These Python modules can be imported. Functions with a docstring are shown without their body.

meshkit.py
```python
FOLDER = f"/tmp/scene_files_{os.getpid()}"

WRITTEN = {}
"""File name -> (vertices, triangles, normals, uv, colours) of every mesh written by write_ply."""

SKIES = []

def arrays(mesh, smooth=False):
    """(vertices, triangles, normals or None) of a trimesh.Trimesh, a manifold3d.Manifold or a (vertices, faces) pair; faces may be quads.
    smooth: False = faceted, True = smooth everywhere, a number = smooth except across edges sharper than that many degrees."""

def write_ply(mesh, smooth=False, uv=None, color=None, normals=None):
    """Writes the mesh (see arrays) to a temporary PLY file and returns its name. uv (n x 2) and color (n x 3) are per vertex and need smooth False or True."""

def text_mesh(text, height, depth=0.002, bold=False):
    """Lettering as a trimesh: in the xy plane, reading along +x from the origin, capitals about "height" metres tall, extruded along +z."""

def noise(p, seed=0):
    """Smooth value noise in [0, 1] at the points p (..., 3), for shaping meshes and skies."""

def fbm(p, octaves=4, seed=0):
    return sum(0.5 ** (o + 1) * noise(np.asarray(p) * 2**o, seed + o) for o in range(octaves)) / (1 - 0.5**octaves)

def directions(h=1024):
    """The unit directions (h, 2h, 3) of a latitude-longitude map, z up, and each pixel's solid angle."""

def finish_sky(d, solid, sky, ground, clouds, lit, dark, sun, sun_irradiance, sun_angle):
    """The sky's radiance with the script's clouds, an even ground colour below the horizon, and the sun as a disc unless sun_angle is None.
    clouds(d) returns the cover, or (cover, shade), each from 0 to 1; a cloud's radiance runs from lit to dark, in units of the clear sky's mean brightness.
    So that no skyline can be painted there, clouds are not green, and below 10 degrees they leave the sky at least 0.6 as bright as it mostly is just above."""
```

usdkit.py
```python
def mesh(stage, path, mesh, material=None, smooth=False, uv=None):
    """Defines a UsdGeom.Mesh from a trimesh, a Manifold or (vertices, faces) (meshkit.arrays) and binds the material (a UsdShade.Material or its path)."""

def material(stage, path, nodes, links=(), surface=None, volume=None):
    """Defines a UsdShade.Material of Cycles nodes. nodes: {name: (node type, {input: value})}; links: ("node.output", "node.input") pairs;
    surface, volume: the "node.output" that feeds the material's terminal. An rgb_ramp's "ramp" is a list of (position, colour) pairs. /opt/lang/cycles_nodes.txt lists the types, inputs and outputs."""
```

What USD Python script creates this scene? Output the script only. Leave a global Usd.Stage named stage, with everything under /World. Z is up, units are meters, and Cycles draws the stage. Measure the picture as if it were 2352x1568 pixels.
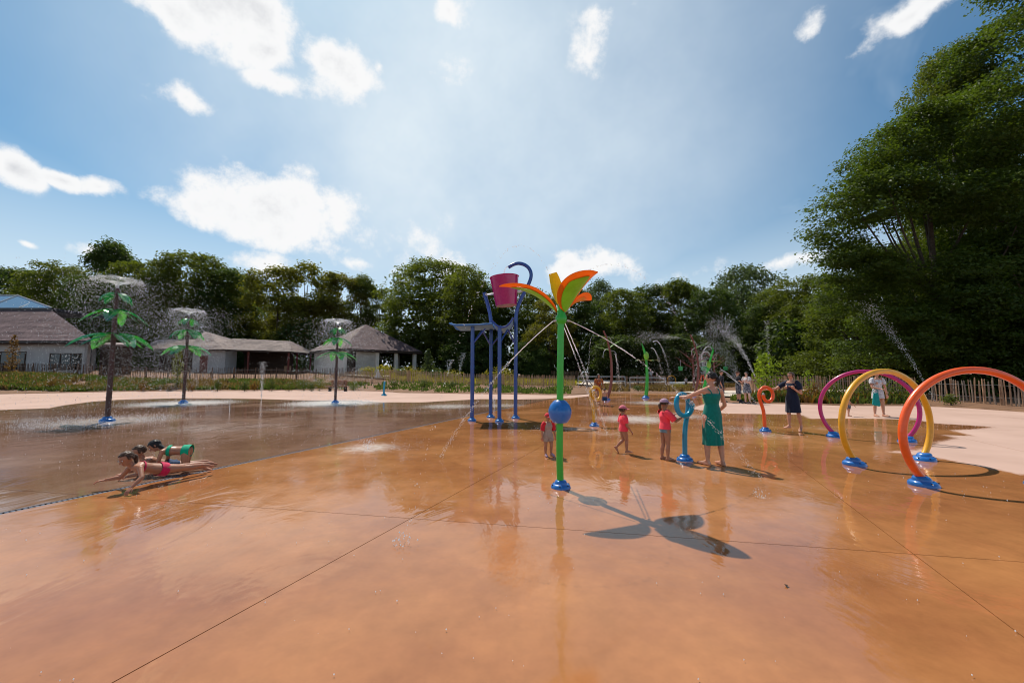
import math, random
import numpy as np
import trimesh
import shapely
import manifold3d as m3
import usdkit, meshkit
from pxr import Usd, UsdGeom, UsdLux, UsdShade, Gf, Sdf, Vt
from manifold3d import Manifold

stage = Usd.Stage.CreateInMemory()
UsdGeom.SetStageUpAxis(stage, UsdGeom.Tokens.z)
UsdGeom.SetStageMetersPerUnit(stage, 1.0)
World = UsdGeom.Xform.Define(stage, '/World')
stage.SetDefaultPrim(World.GetPrim())
UsdGeom.Scope.Define(stage, '/World/Looks')
PI = math.pi

# ------------------------------------------------------------------ camera, sky, sun, exposure
EXPOSURE = 0.22
SUN_ELEV, SUN_AZ = math.radians(57.0), math.radians(-29.0)      # azimuth from +Y towards +X
SUN_INTENSITY, SKY_STRENGTH = 1.1, 0.075
CAMH, FPX, UC, VC = 1.65, 930.0, 1176.0, 784.0
PITCH = math.atan(73 / FPX)
cam = UsdGeom.Camera.Define(stage, '/World/camera')
cam.CreateHorizontalApertureAttr(36.0)
cam.CreateVerticalApertureAttr(36.0 * 682 / 1024)
cam.CreateFocalLengthAttr(36.0 * FPX / 2352)
cam.CreateClippingRangeAttr(Gf.Vec2f(0.05, 2000))
cam.CreateExposureAttr(EXPOSURE)
cam.AddTranslateOp().Set(Gf.Vec3d(0, 0, CAMH))
cam.AddRotateXOp().Set(90 + math.degrees(PITCH))

_fw = np.array([0, math.cos(PITCH), math.sin(PITCH)]); _up = np.array([0, -math.sin(PITCH), math.cos(PITCH)])
def ray(u, v):
    d = np.array([u - UC, 0, 0.]) + FPX * _fw + (VC - v) * _up
    return d / np.linalg.norm(d)
def at(u, v, Y):
    d = ray(u, v); return np.array([0, 0, CAMH]) + d * (Y / d[1])
def gr(u, v, z=0.0):
    d = ray(u, v); return np.array([0, 0, CAMH]) + d * ((z - CAMH) / d[2])

sun_dir = np.array([math.sin(SUN_AZ) * math.cos(SUN_ELEV), math.cos(SUN_AZ) * math.cos(SUN_ELEV), math.sin(SUN_ELEV)])
sun = UsdLux.DistantLight.Define(stage, '/World/sun')
sun.CreateIntensityAttr(SUN_INTENSITY); sun.CreateNormalizeAttr(True); sun.CreateAngleAttr(0.53)
sun.CreateColorAttr(Gf.Vec3f(1.0, 0.93, 0.83))
_z = sun_dir; _x = np.cross([0, 0, 1.], _z); _x /= np.linalg.norm(_x); _y = np.cross(_z, _x)
sun.MakeMatrixXform().Set(Gf.Matrix4d(*_x, 0, *_y, 0, *_z, 0, 0, 0, 0, 1))

CLOUDS = [  # (u, v, half width, half height, weight)
    (640, 460, 235, 95, 1.0), (740, 482, 110, 60, .8), (760, 150, 100, 85, .95), (560, 20, 210, 95, 1.0), (420, 20, 130, 75, .95), (620, 110, 120, 60, .75),
    (430, 218, 72, 38, .85), (8, 360, 60, 50, .9), (120, 385, 60, 22, .7), (215, 408, 75, 24, .8), (20, 540, 42, 16, .75), (220, 560, 110, 30, .85), (650, 604, 120, 40, .85),
    (850, 600, 100, 22, .62), (1045, 45, 62, 40, .75), (1330, 612, 130, 42, .85), (2075, 10, 165, 62, .95), (1850, 12, 50, 50, .7), (645, 200, 70, 40, .75),
    (858, 152, 22, 28, .7), (940, 575, 260, 75, .50), (1390, 110, 95, 110, .46), (1800, 610, 120, 26, .5), (1560, 640, 160, 40, .5), (1000, 160, 120, 60, .42),
]
nd = {'tc': ('texture_coordinate', {}), 'sky': ('sky_texture', {'sky_type': 'single_scattering', 'sun_disc': False, 'sun_elevation': SUN_ELEV, 'sun_rotation': SUN_AZ,
      'air_density': 1.0, 'aerosol_density': .75, 'ozone_density': 1.6, 'altitude': 100.0}),
      'wn': ('noise_texture', {'scale': 3.0, 'detail': 4.0}), 'wsub': ('vector_math', {'math_type': 'subtract', 'vector2': (.5, .5, .5)}),
      'wsc': ('vector_math', {'math_type': 'scale', 'scale': 0.16}), 'wadd': ('vector_math', {'math_type': 'add'}),
      'fn': ('noise_texture', {'scale': 8.5, 'detail': 12.0, 'roughness': .62}),
      'bg': ('background_shader', {'strength': SKY_STRENGTH})}
lk = [('tc.generated', 'wn.vector'), ('wn.color', 'wsub.vector1'), ('wsub.vector', 'wsc.vector1'), ('tc.generated', 'wadd.vector1'), ('wsc.vector', 'wadd.vector2'), ('tc.generated', 'fn.vector')]
prev = None
for i, (u, v, hw, hh, w) in enumerate(CLOUDS):
    c = ray(u, v); az = math.atan2(c[0], c[1]); el = math.asin(c[2])
    sa = np.linalg.norm(ray(u + hw, v) - ray(u - hw, v)) / 2; sb = np.linalg.norm(ray(u, v + hh) - ray(u, v - hh)) / 2
    nd[f'm{i}'] = ('mapping', {'mapping_type': 'texture', 'location': tuple(c), 'rotation': (el, 0, -az), 'scale': (sa, 0.6, sb)})
    nd[f'l{i}'] = ('vector_math', {'math_type': 'length'})
    nd[f'r{i}'] = ('map_range', {'range_type': 'linear', 'from_min': 0.0, 'from_max': 1.5, 'to_min': w, 'to_max': 0.0, 'clamp': True})
    lk += [('wadd.vector', f'm{i}.vector'), (f'm{i}.vector', f'l{i}.vector1'), (f'l{i}.value', f'r{i}.value')]
    if prev is None: prev = f'r{i}.result'
    else:
        nd[f'x{i}'] = ('math', {'math_type': 'maximum'}); lk += [(prev, f'x{i}.value1'), (f'r{i}.result', f'x{i}.value2')]; prev = f'x{i}.value'
# scattered clouds over the rest of the sky (behind the camera and overhead)
nd['bn'] = ('noise_texture', {'scale': 2.4, 'detail': 4.0}); lk.append(('tc.generated', 'bn.vector'))
nd['sep'] = ('separate_xyz', {}); lk.append(('tc.generated', 'sep.vector'))
nd['bm'] = ('map_range', {'range_type': 'smoothstep', 'from_min': .54, 'from_max': .74, 'to_min': 0.0, 'to_max': .8, 'clamp': True}); lk.append(('bn.fac', 'bm.value'))
nd['back'] = ('map_range', {'range_type': 'smoothstep', 'from_min': .25, 'from_max': -.1, 'to_min': 0.0, 'to_max': 1.0, 'clamp': True}); lk.append(('sep.y', 'back.value'))
nd['bmul'] = ('math', {'math_type': 'multiply'}); lk += [('bm.result', 'bmul.value1'), ('back.result', 'bmul.value2')]
nd['allm'] = ('math', {'math_type': 'maximum'}); lk += [(prev, 'allm.value1'), ('bmul.value', 'allm.value2')]
nd['fs'] = ('math', {'math_type': 'multiply_add', 'value2': 1.9, 'value3': -.95}); lk.append(('fn.fac', 'fs.value1'))
nd['sum'] = ('math', {'math_type': 'add'}); lk += [('allm.value', 'sum.value1'), ('fs.value', 'sum.value2')]
nd['cov'] = ('map_range', {'range_type': 'smoothstep', 'from_min': .29, 'from_max': .66, 'to_min': 0.0, 'to_max': 1.0, 'clamp': True}); lk.append(('sum.value', 'cov.value'))
nd['gate'] = ('map_range', {'range_type': 'smoothstep', 'from_min': .02, 'from_max': .25, 'to_min': 0.0, 'to_max': .97, 'clamp': True}); lk.append(('allm.value', 'gate.value'))
nd['covg'] = ('math', {'math_type': 'multiply'}); lk += [('cov.result', 'covg.value1'), ('gate.result', 'covg.value2')]
nd['core'] = ('map_range', {'range_type': 'smoothstep', 'from_min': .72, 'from_max': 1.35, 'to_min': 0.0, 'to_max': 1.0, 'clamp': True}); lk.append(('sum.value', 'core.value'))
nd['ccol'] = ('mix', {'mix_type': 'mix', 'color1': (11.0, 11.0, 11.0), 'color2': (7.8, 7.9, 8.2)}); lk.append(('core.result', 'ccol.fac'))
# thin high veil of cirrus, and pale air low over the horizon
nd['cmap'] = ('mapping', {'mapping_type': 'point', 'scale': (2.2, 1.3, 3.0), 'rotation': (0, .5, .4)}); nd['cn'] = ('noise_texture', {'scale': 1.6, 'detail': 5.0, 'distortion': .6})
nd['cr'] = ('map_range', {'range_type': 'smoothstep', 'from_min': .42, 'from_max': .78, 'to_min': 0.0, 'to_max': .38, 'clamp': True})
lk += [('tc.generated', 'cmap.vector'), ('cmap.vector', 'cn.vector'), ('cn.fac', 'cr.value')]
nd['hz'] = ('map_range', {'range_type': 'smoothstep', 'from_min': .46, 'from_max': .02, 'to_min': 0.0, 'to_max': .94, 'clamp': True}); lk.append(('sep.z', 'hz.value'))
vd = ray(1080, 330); nd['vdot'] = ('vector_math', {'math_type': 'distance', 'vector2': tuple(vd)}); nd['vn'] = ('noise_texture', {'scale': 2.2, 'detail': 6.0, 'roughness': .6}); nd['vr'] = ('map_range', {'range_type': 'smoothstep', 'from_min': .95, 'from_max': .12, 'to_min': 0.0, 'to_max': 1.0, 'clamp': True}); nd['vn2'] = ('map_range', {'from_min': .3, 'from_max': .7, 'to_min': .55, 'to_max': 1.0}); nd['vm'] = ('math', {'math_type': 'multiply'}); nd['veil0'] = ('math', {'math_type': 'maximum'})
lk += [('wadd.vector', 'vdot.vector1'), ('vdot.value', 'vr.value'), ('tc.generated', 'vn.vector'), ('vn.fac', 'vn2.value'), ('vr.result', 'vm.value1'), ('vn2.result', 'vm.value2'), ('vm.value', 'veil0.value1'), ('cr.result', 'veil0.value2')]
nd['veil'] = ('math', {'math_type': 'maximum'}); lk += [('veil0.value', 'veil.value1'), ('hz.result', 'veil.value2')]
nd['tint'] = ('mix', {'mix_type': 'multiply', 'fac': 1.0, 'color2': (.55, 1.02, 1.16)}); lk.append(('sky.color', 'tint.color1'))
nd['mixv'] = ('mix', {'mix_type': 'mix', 'color2': (8.4, 9.6, 10.5)}); lk += [('veil.value', 'mixv.fac'), ('tint.color', 'mixv.color1')]
nd['mixc'] = ('mix', {'mix_type': 'mix'}); lk += [('covg.value', 'mixc.fac'), ('mixv.color', 'mixc.color1'), ('ccol.color', 'mixc.color2'), ('mixc.color', 'bg.color')]
skym = usdkit.material(stage, '/World/Looks/sky_air', nd, lk, surface='bg.background')
dome = UsdLux.DomeLight.Define(stage, '/World/sky')
dome.GetPrim().SetCustomDataByKey('kind', 'structure')
UsdShade.MaterialBindingAPI.Apply(dome.GetPrim()).Bind(skym)

# ------------------------------------------------------------------ scene bookkeeping
_names = {}
def numbered(base, parent='/World'):
    k = (parent, base); n = _names.get(k, -1) + 1; _names[k] = n
    return base if n == 0 else f'{base}_{n:03d}'
def mat4(loc=(0, 0, 0), rz=0.0, scale=(1, 1, 1), R=None):
    if R is None: R = np.array([[math.cos(rz), -math.sin(rz), 0], [math.sin(rz), math.cos(rz), 0], [0, 0, 1.]])
    A = R @ np.diag(scale if np.ndim(scale) else (scale,) * 3)
    return Gf.Matrix4d(*A[:, 0], 0, *A[:, 1], 0, *A[:, 2], 0, *map(float, loc), 1)
def tag(prim, label=None, cat=None, group=None, kind=None):
    prim = prim.GetPrim() if hasattr(prim, 'GetPrim') else prim
    for k, v in (('label', label), ('category', cat), ('group', group), ('kind', kind)):
        if v: prim.SetCustomDataByKey(k, v)
    return prim
def thing(name, label, cat, loc=(0, 0, 0), rz=0.0, group=None, scale=(1, 1, 1)):
    x = UsdGeom.Xform.Define(stage, '/World/' + numbered(name))
    x.MakeMatrixXform().Set(mat4(loc, rz, scale))
    return tag(x, label, cat, group)
def obj(name, mesh, m, parent=None, smooth=35, label=None, kind=None, loc=None, primvars=None):
    pp = '/World' if parent is None else str(parent.GetPath())
    p = usdkit.mesh(stage, pp + '/' + numbered(name, pp), mesh, m, smooth=smooth)
    if loc is not None: p.MakeMatrixXform().Set(mat4(loc))
    for k, a in (primvars or {}).items():
        UsdGeom.PrimvarsAPI(p).CreatePrimvar(k, Sdf.ValueTypeNames.FloatArray, 'vertex').Set(Vt.FloatArray.FromNumpy(np.asarray(a, np.float32)))
    return tag(p, label, kind=kind)
def whole(name, mesh, m, label, cat, group=None, smooth=35, kind=None, loc=None):
    return tag(obj(name, mesh, m, None, smooth, loc=loc), label, cat, group, kind)
def copy_of(root, name, label, cat, loc, rz=0.0, group=None, scale=(1, 1, 1)):
    x = UsdGeom.Xform.Define(stage, '/World/' + numbered(name)); p = x.GetPrim()
    p.GetReferences().AddInternalReference(root.GetPath()); p.SetInstanceable(True)
    x.MakeMatrixXform().Set(mat4(loc, rz, scale))
    return tag(p, label, cat, group)

# ------------------------------------------------------------------ mesh helpers: every helper returns (vertices, triangles)
def join(*ms):
    ms = [m for m in ms if m is not None]; vs, fs, o = [], [], 0
    for v, f in ms:
        vs.append(v); fs.append(np.asarray(f) + o); o += len(v)
    return np.vstack(vs), np.vstack(fs)
def tm(mesh): return (np.asarray(mesh.vertices, float), np.asarray(mesh.faces))
def mv(mesh, loc=(0, 0, 0), rz=0.0, R=None, s=1.0):
    v, f = mesh; v = v * s
    if R is None and rz: R = np.array([[math.cos(rz), -math.sin(rz), 0], [math.sin(rz), math.cos(rz), 0], [0, 0, 1.]])
    if R is not None: v = v @ np.asarray(R).T
    return v + np.asarray(loc, float), f
def box(c, s, rz=0.0, ch=0.0):
    c = np.asarray(c, float); h = np.asarray(s, float) / 2
    if ch > 0:
        pts = [(x * (h[0] - (ch if a != 0 else 0)), y * (h[1] - (ch if a != 1 else 0)), z * (h[2] - (ch if a != 2 else 0))) for a in range(3) for x in (-1, 1) for y in (-1, 1) for z in (-1, 1)]
        m = trimesh.convex.convex_hull(np.array(pts)); v, f = tm(m)
    else:
        v, f = tm(trimesh.creation.box(extents=2 * h))
    return mv((v, f), c, rz)
def grid_faces(n, m, wrap=False):
    i, j = np.meshgrid(np.arange(n - 1), np.arange(m if wrap else m - 1), indexing='ij'); j2 = (j + 1) % m
    a, b, c, d = i * m + j, i * m + j2, (i + 1) * m + j2, (i + 1) * m + j
    return np.vstack([np.stack([a, b, c], -1).reshape(-1, 3), np.stack([a, c, d], -1).reshape(-1, 3)])
def tube(pts, r, n=12, cap=True, flat=1.0):
    P = np.asarray(pts, float); k = len(P); r = np.broadcast_to(np.asarray(r, float), (k,))
    T = np.gradient(P, axis=0); T /= np.linalg.norm(T, axis=1, keepdims=True) + 1e-12
    a = np.array([0, 0, 1.]) if abs(T[0][2]) < .9 else np.array([1., 0, 0])
    N = np.cross(T[0], a); N /= np.linalg.norm(N); rows = []
    ang = np.arange(n) / n * 2 * PI
    for i in range(k):
        N = N - T[i] * (N @ T[i]); N /= np.linalg.norm(N); B = np.cross(T[i], N)
        rows.append(P[i] + r[i] * (np.cos(ang)[:, None] * N + flat * np.sin(ang)[:, None] * B))
    v = np.vstack(rows); f = grid_faces(k, n, True)
    if cap:
        v = np.vstack([v, P[0], P[-1]]); c0, c1 = len(v) - 2, len(v) - 1; j = np.arange(n); j2 = (j + 1) % n
        f = np.vstack([f, np.stack([np.full(n, c0), j2, j], -1), np.stack([np.full(n, c1), (k - 1) * n + j, (k - 1) * n + j2], -1)])
    return v, f[:, ::-1] if False else f
def spline(pts, n=24):
    P = np.asarray(pts, float)
    from scipy.interpolate import CubicSpline
    t = np.r_[0, np.cumsum(np.linalg.norm(np.diff(P, axis=0), axis=1))]
    return CubicSpline(t, P)(np.linspace(0, t[-1], n))
def lathe(prof, n=28):
    prof = np.asarray(prof, float); ang = np.arange(n) / n * 2 * PI
    v = np.stack([prof[:, None, 0] * np.cos(ang), prof[:, None, 0] * np.sin(ang), np.broadcast_to(prof[:, None, 1], (len(prof), n))], -1).reshape(-1, 3)
    return v, grid_faces(len(prof), n, True)
def ball(c, r, sub=2):
    m = trimesh.creation.icosphere(subdivisions=sub); return m.vertices * np.asarray(r) + np.asarray(c), np.asarray(m.faces)
def prism(poly, z0, z1):
    m = trimesh.creation.extrude_polygon(poly, z1 - z0, engine='earcut'); v, f = tm(m); return v + [0, 0, z0], f
def quadmesh(quads):
    v = np.array(quads, float).reshape(-1, 3); i = np.arange(len(v) // 4)[:, None] * 4
    return v, np.vstack([i + [0, 1, 2], i + [0, 2, 3]])

# ------------------------------------------------------------------ materials
M = {}
def paint(name, col, rough=.28, coat=.35, var=.06, bump=0.0, spec=.5):
    lo = tuple(c * (1 - 2.2 * var) for c in col); hi = tuple(min(1, c * (1 + var)) for c in col)
    M[name] = usdkit.material(stage, '/World/Looks/' + name, {
        'tc': ('geometry', {}), 'n': ('noise_texture', {'scale': 5.0, 'detail': 6.0, 'roughness': .65}), 'r': ('rgb_ramp', {'ramp': [(.3, lo), (.62, hi)]}),
        'n2': ('noise_texture', {'scale': 60.0, 'detail': 3.0}), 'b': ('bump', {'strength': .08 + bump, 'distance': .004}),
        'rr': ('map_range', {'from_min': .3, 'from_max': .7, 'to_min': rough * .75, 'to_max': min(1, rough * 1.4)}),
        'p': ('principled_bsdf', {'coat_weight': coat, 'coat_roughness': .08, 'specular_ior_level': spec})},
        [('tc.position', 'n.vector'), ('tc.position', 'n2.vector'), ('n.fac', 'r.fac'), ('r.color', 'p.base_color'), ('n.fac', 'rr.value'), ('rr.result', 'p.roughness'), ('n2.fac', 'b.height'), ('b.normal', 'p.normal')], surface='p.BSDF')
    return M[name]
def rough(name, c1, c2, scale=4.0, rgh=.85, bump=.4, bscale=40.0, dist=.02, spec=.3):
    M[name] = usdkit.material(stage, '/World/Looks/' + name, {
        'tc': ('geometry', {}), 'n': ('noise_texture', {'scale': scale, 'detail': 8.0, 'roughness': .65}), 'r': ('rgb_ramp', {'ramp': [(.3, c1), (.7, c2)]}),
        'n2': ('noise_texture', {'scale': bscale, 'detail': 6.0, 'roughness': .7}), 'b': ('bump', {'strength': bump, 'distance': dist}),
        'p': ('principled_bsdf', {'roughness': rgh, 'specular_ior_level': spec})},
        [('tc.position', 'n.vector'), ('tc.position', 'n2.vector'), ('n.fac', 'r.fac'), ('r.color', 'p.base_color'), ('n2.fac', 'b.height'), ('b.normal', 'p.normal')], surface='p.BSDF')
    return M[name]
def cloth(name, c1, c2=None, scale=30.0, rgh=.8, sheen=.15, lo=.45, hi=.55):
    return_c2 = c2 or tuple(c * .8 for c in c1)
    M[name] = usdkit.material(stage, '/World/Looks/' + name, {
        'tc': ('texture_coordinate', {}), 'n': ('noise_texture', {'scale': scale, 'detail': 2.0}), 'r': ('rgb_ramp', {'ramp': [(lo, c1), (hi, return_c2)]}),
        'n2': ('noise_texture', {'scale': 14.0, 'detail': 3.0}), 'b': ('bump', {'strength': .35, 'distance': .02}),
        'p': ('principled_bsdf', {'roughness': rgh, 'sheen_weight': sheen, 'specular_ior_level': .2})},
        [('tc.object', 'n.vector'), ('tc.object', 'n2.vector'), ('n.fac', 'r.fac'), ('r.color', 'p.base_color'), ('n2.fac', 'b.height'), ('b.normal', 'p.normal')], surface='p.BSDF')
    return M[name]
def leafmat(name, dark, light, trans=.45, hue=.0):
    tr = tuple(min(1, c * k) for c, k in zip(light, (1.5, 1.6, .8)))
    M[name] = usdkit.material(stage, '/World/Looks/' + name, {
        'g': ('geometry', {}), 'oi': ('object_info', {}), 'r': ('rgb_ramp', {'ramp': [(0.0, dark), (.75, light), (1.0, tuple(min(1, c * k) for c, k in zip(light, (1.5, 1.25, .9))))]}),
        'n': ('noise_texture', {'scale': .35, 'detail': 3.0}), 'mix': ('math', {'math_type': 'multiply_add', 'value2': .55}), 'nn': ('math', {'math_type': 'multiply', 'value2': .45}),
        'h': ('hsv', {'hue': .5, 'saturation': 1.0, 'value': 1.0}), 'vr': ('map_range', {'from_min': 0.0, 'from_max': 1.0, 'to_min': .75, 'to_max': 1.25}), 'hr': ('map_range', {'from_min': 0.0, 'from_max': 1.0, 'to_min': .485 - hue, 'to_max': .51}),
        'tm': ('mix', {'mix_type': 'mix', 'fac': .6, 'color2': tr}),
        'p': ('principled_bsdf', {'roughness': .5, 'specular_ior_level': .3}), 't': ('translucent_bsdf', {}), 'm': ('mix_closure', {'fac': trans})},
        [('g.position', 'n.vector'), ('n.fac', 'nn.value1'), ('nn.value', 'mix.value3'), ('g.random_per_island', 'mix.value1'), ('mix.value', 'r.fac'), ('r.color', 'h.color'), ('oi.random', 'vr.value'), ('vr.result', 'h.value'),
         ('oi.random', 'hr.value'), ('hr.result', 'h.hue'), ('h.color', 'p.base_color'), ('h.color', 'tm.color1'), ('tm.color', 't.color'), ('p.BSDF', 'm.closure1'), ('t.BSDF', 'm.closure2')], surface='m.closure')
    return M[name]
def dropmat(name, alpha=.85, col=(.95, .96, .98)):
    M[name] = usdkit.material(stage, '/World/Looks/' + name, {
        'd': ('translucent_bsdf', {'color': col}), 'e': ('diffuse_bsdf', {'color': col}), 'g': ('glossy_bsdf', {'color': (1, 1, 1), 'roughness': .12}), 'a': ('mix_closure', {'fac': .35}), 'b': ('mix_closure', {'fac': .35}),
        't': ('transparent_bsdf', {}), 'm': ('mix_closure', {'fac': alpha})},
        [('d.BSDF', 'a.closure1'), ('e.BSDF', 'a.closure2'), ('a.closure', 'b.closure1'), ('g.BSDF', 'b.closure2'), ('t.BSDF', 'm.closure1'), ('b.closure', 'm.closure2')], surface='m.closure')
    return M[name]

paint('blue_paint', (.012, .13, .42)); paint('deep_blue_paint', (.010, .055, .25)); paint('teal_paint', (.0, .23, .38)); paint('green_paint', (.02, .37, .022))
paint('magenta_paint', (.42, .004, .13)); paint('yellow_paint', (.72, .34, .008)); paint('orange_paint', (.80, .095, .004)); paint('spiral_orange', (.82, .09, .005)); paint('spiral_yellow', (.70, .35, .01))

def petalmat(name, c):
    M[name] = usdkit.material(stage, '/World/Looks/' + name, {'g': ('geometry', {}), 'n': ('noise_texture', {'scale': 3.0, 'detail': 5.0}), 'r': ('rgb_ramp', {'ramp': [(.3, tuple(x * .82 for x in c)), (.7, c)]}), 'p': ('principled_bsdf', {'roughness': .25, 'coat_weight': .2}), 't': ('translucent_bsdf', {}), 'm': ('mix_closure', {'fac': .42}), 'tr': ('transparent_bsdf', {'color': tuple(min(1, .25 + x) for x in c)}), 'm2': ('mix_closure', {'fac': .16})},
        [('g.position', 'n.vector'), ('n.fac', 'r.fac'), ('r.color', 'p.base_color'), ('r.color', 't.color'), ('p.BSDF', 'm.closure1'), ('t.BSDF', 'm.closure2'), ('m.closure', 'm2.closure1'), ('tr.BSDF', 'm2.closure2')], surface='m2.closure')
petalmat('petal_orange', (.92, .27, .008)); paint('petal_green', (.17, .50, .012), coat=.2); petalmat('petal_yellow', (.92, .62, .008))
paint('bucket_magenta', (.38, .004, .10), rough=.18)
paint('trunk_brown', (.055, .018, .014), rough=.5, coat=.1, bump=.6); paint('reed_brown', (.17, .035, .022), rough=.4); paint('lime_paint', (.20, .42, .03)); paint('steel', (.45, .46, .47), rough=.35, coat=0); paint('dark_blue_metal', (.03, .08, .2))
paint('white_paint', (.72, .72, .72)); paint('deck_blue', (.03, .15, .38)); paint('pale_panel', (.14, .31, .52), rough=.55, coat=0, spec=.2); paint('bucket_green', (.02, .35, .10)); paint('black_rubber', (.015, .015, .017), rough=.5, coat=0)
rough('soil', (.13, .065, .035), (.26, .14, .075), scale=1.5, bscale=18.0, bump=.8, dist=.05)
rough('field', (.16, .115, .035), (.30, .21, .09), scale=.35, bscale=14.0, bump=.8, dist=.06)
rough('path_gravel', (.50, .42, .34), (.60, .51, .42), scale=2.0, bscale=60.0)
rough('bark', (.035, .026, .018), (.085, .065, .048), scale=6.0, bscale=14.0, bump=1.0, dist=.05)
rough('birch_bark', (.10, .09, .08), (.32, .30, .27), scale=3.0, bscale=10.0)
rough('fence_wood', (.24, .13, .075), (.44, .27, .165), scale=5.0, bscale=50.0); rough('fence_wood_grey', (.17, .12, .09), (.33, .25, .19), scale=5.0, bscale=50.0)
rough('fence_wood_pale', (.34, .20, .11), (.58, .38, .23), scale=5.0, bscale=50.0); rough('fence_wood_dark', (.075, .04, .025), (.17, .095, .06), scale=5.0, bscale=50.0)
rough('render_wall', (.30, .30, .30), (.38, .375, .37), scale=1.2, bscale=80.0, bump=.15); rough('pale_wall', (.50, .47, .43), (.62, .585, .54), scale=1.5, bscale=80.0, bump=.15)
rough('dark_timber', (.028, .018, .014), (.06, .038, .028), scale=4.0, bscale=30.0); rough('red_timber', (.09, .022, .018), (.16, .045, .035), scale=4.0, bscale=30.0)
rough('bench_wood', (.20, .08, .05), (.32, .14, .09), scale=8.0, bscale=60.0); rough('concrete', (.32, .30, .28), (.42, .40, .37), scale=3.0, bscale=60.0, bump=.2)
rough('joint_base', (.05, .04, .035), (.09, .07, .06)); rough('grate_metal', (.05, .065, .10), (.11, .13, .18), scale=20.0, rgh=.4)
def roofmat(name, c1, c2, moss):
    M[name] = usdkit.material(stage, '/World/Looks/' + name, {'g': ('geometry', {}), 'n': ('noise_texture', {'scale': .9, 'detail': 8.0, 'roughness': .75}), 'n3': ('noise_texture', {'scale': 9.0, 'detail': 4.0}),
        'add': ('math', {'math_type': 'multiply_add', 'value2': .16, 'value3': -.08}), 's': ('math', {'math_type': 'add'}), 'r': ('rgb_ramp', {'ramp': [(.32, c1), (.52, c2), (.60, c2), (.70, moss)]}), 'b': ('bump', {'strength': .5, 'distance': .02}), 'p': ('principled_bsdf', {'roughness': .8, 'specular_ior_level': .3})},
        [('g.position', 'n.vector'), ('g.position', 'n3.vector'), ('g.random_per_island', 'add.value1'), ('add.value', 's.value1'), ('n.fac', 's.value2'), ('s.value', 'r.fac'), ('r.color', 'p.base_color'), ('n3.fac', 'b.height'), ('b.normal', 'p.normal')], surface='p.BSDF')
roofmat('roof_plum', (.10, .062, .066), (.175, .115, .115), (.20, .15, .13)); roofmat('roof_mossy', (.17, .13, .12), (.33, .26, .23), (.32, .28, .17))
leafmat('leaf_dark', (.021, .042, .009), (.078, .112, .017)); leafmat('leaf_mid', (.026, .050, .009), (.145, .170, .018), hue=.014); leafmat('leaf_yellow', (.045, .055, .008), (.20, .19, .02), hue=.02)
leafmat('leaf_grey', (.032, .05, .022), (.105, .14, .06)); leafmat('leaf_beech', (.014, .032, .006), (.10, .14, .011), trans=.42); leafmat('leaf_lime', (.10, .16, .012), (.24, .30, .025), trans=.5); leafmat('leaf_rust', (.10, .045, .012), (.22, .11, .02))
leafmat('grass_leaf', (.035, .06, .012), (.11, .14, .03)); leafmat('dry_leaf', (.10, .06, .025), (.22, .14, .06)); leafmat('weed_yellow', (.16, .15, .02), (.36, .30, .04))
dropmat('water_drop', 1.0); dropmat('water_mist', .55); dropmat('water_jet_white', .8)
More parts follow.
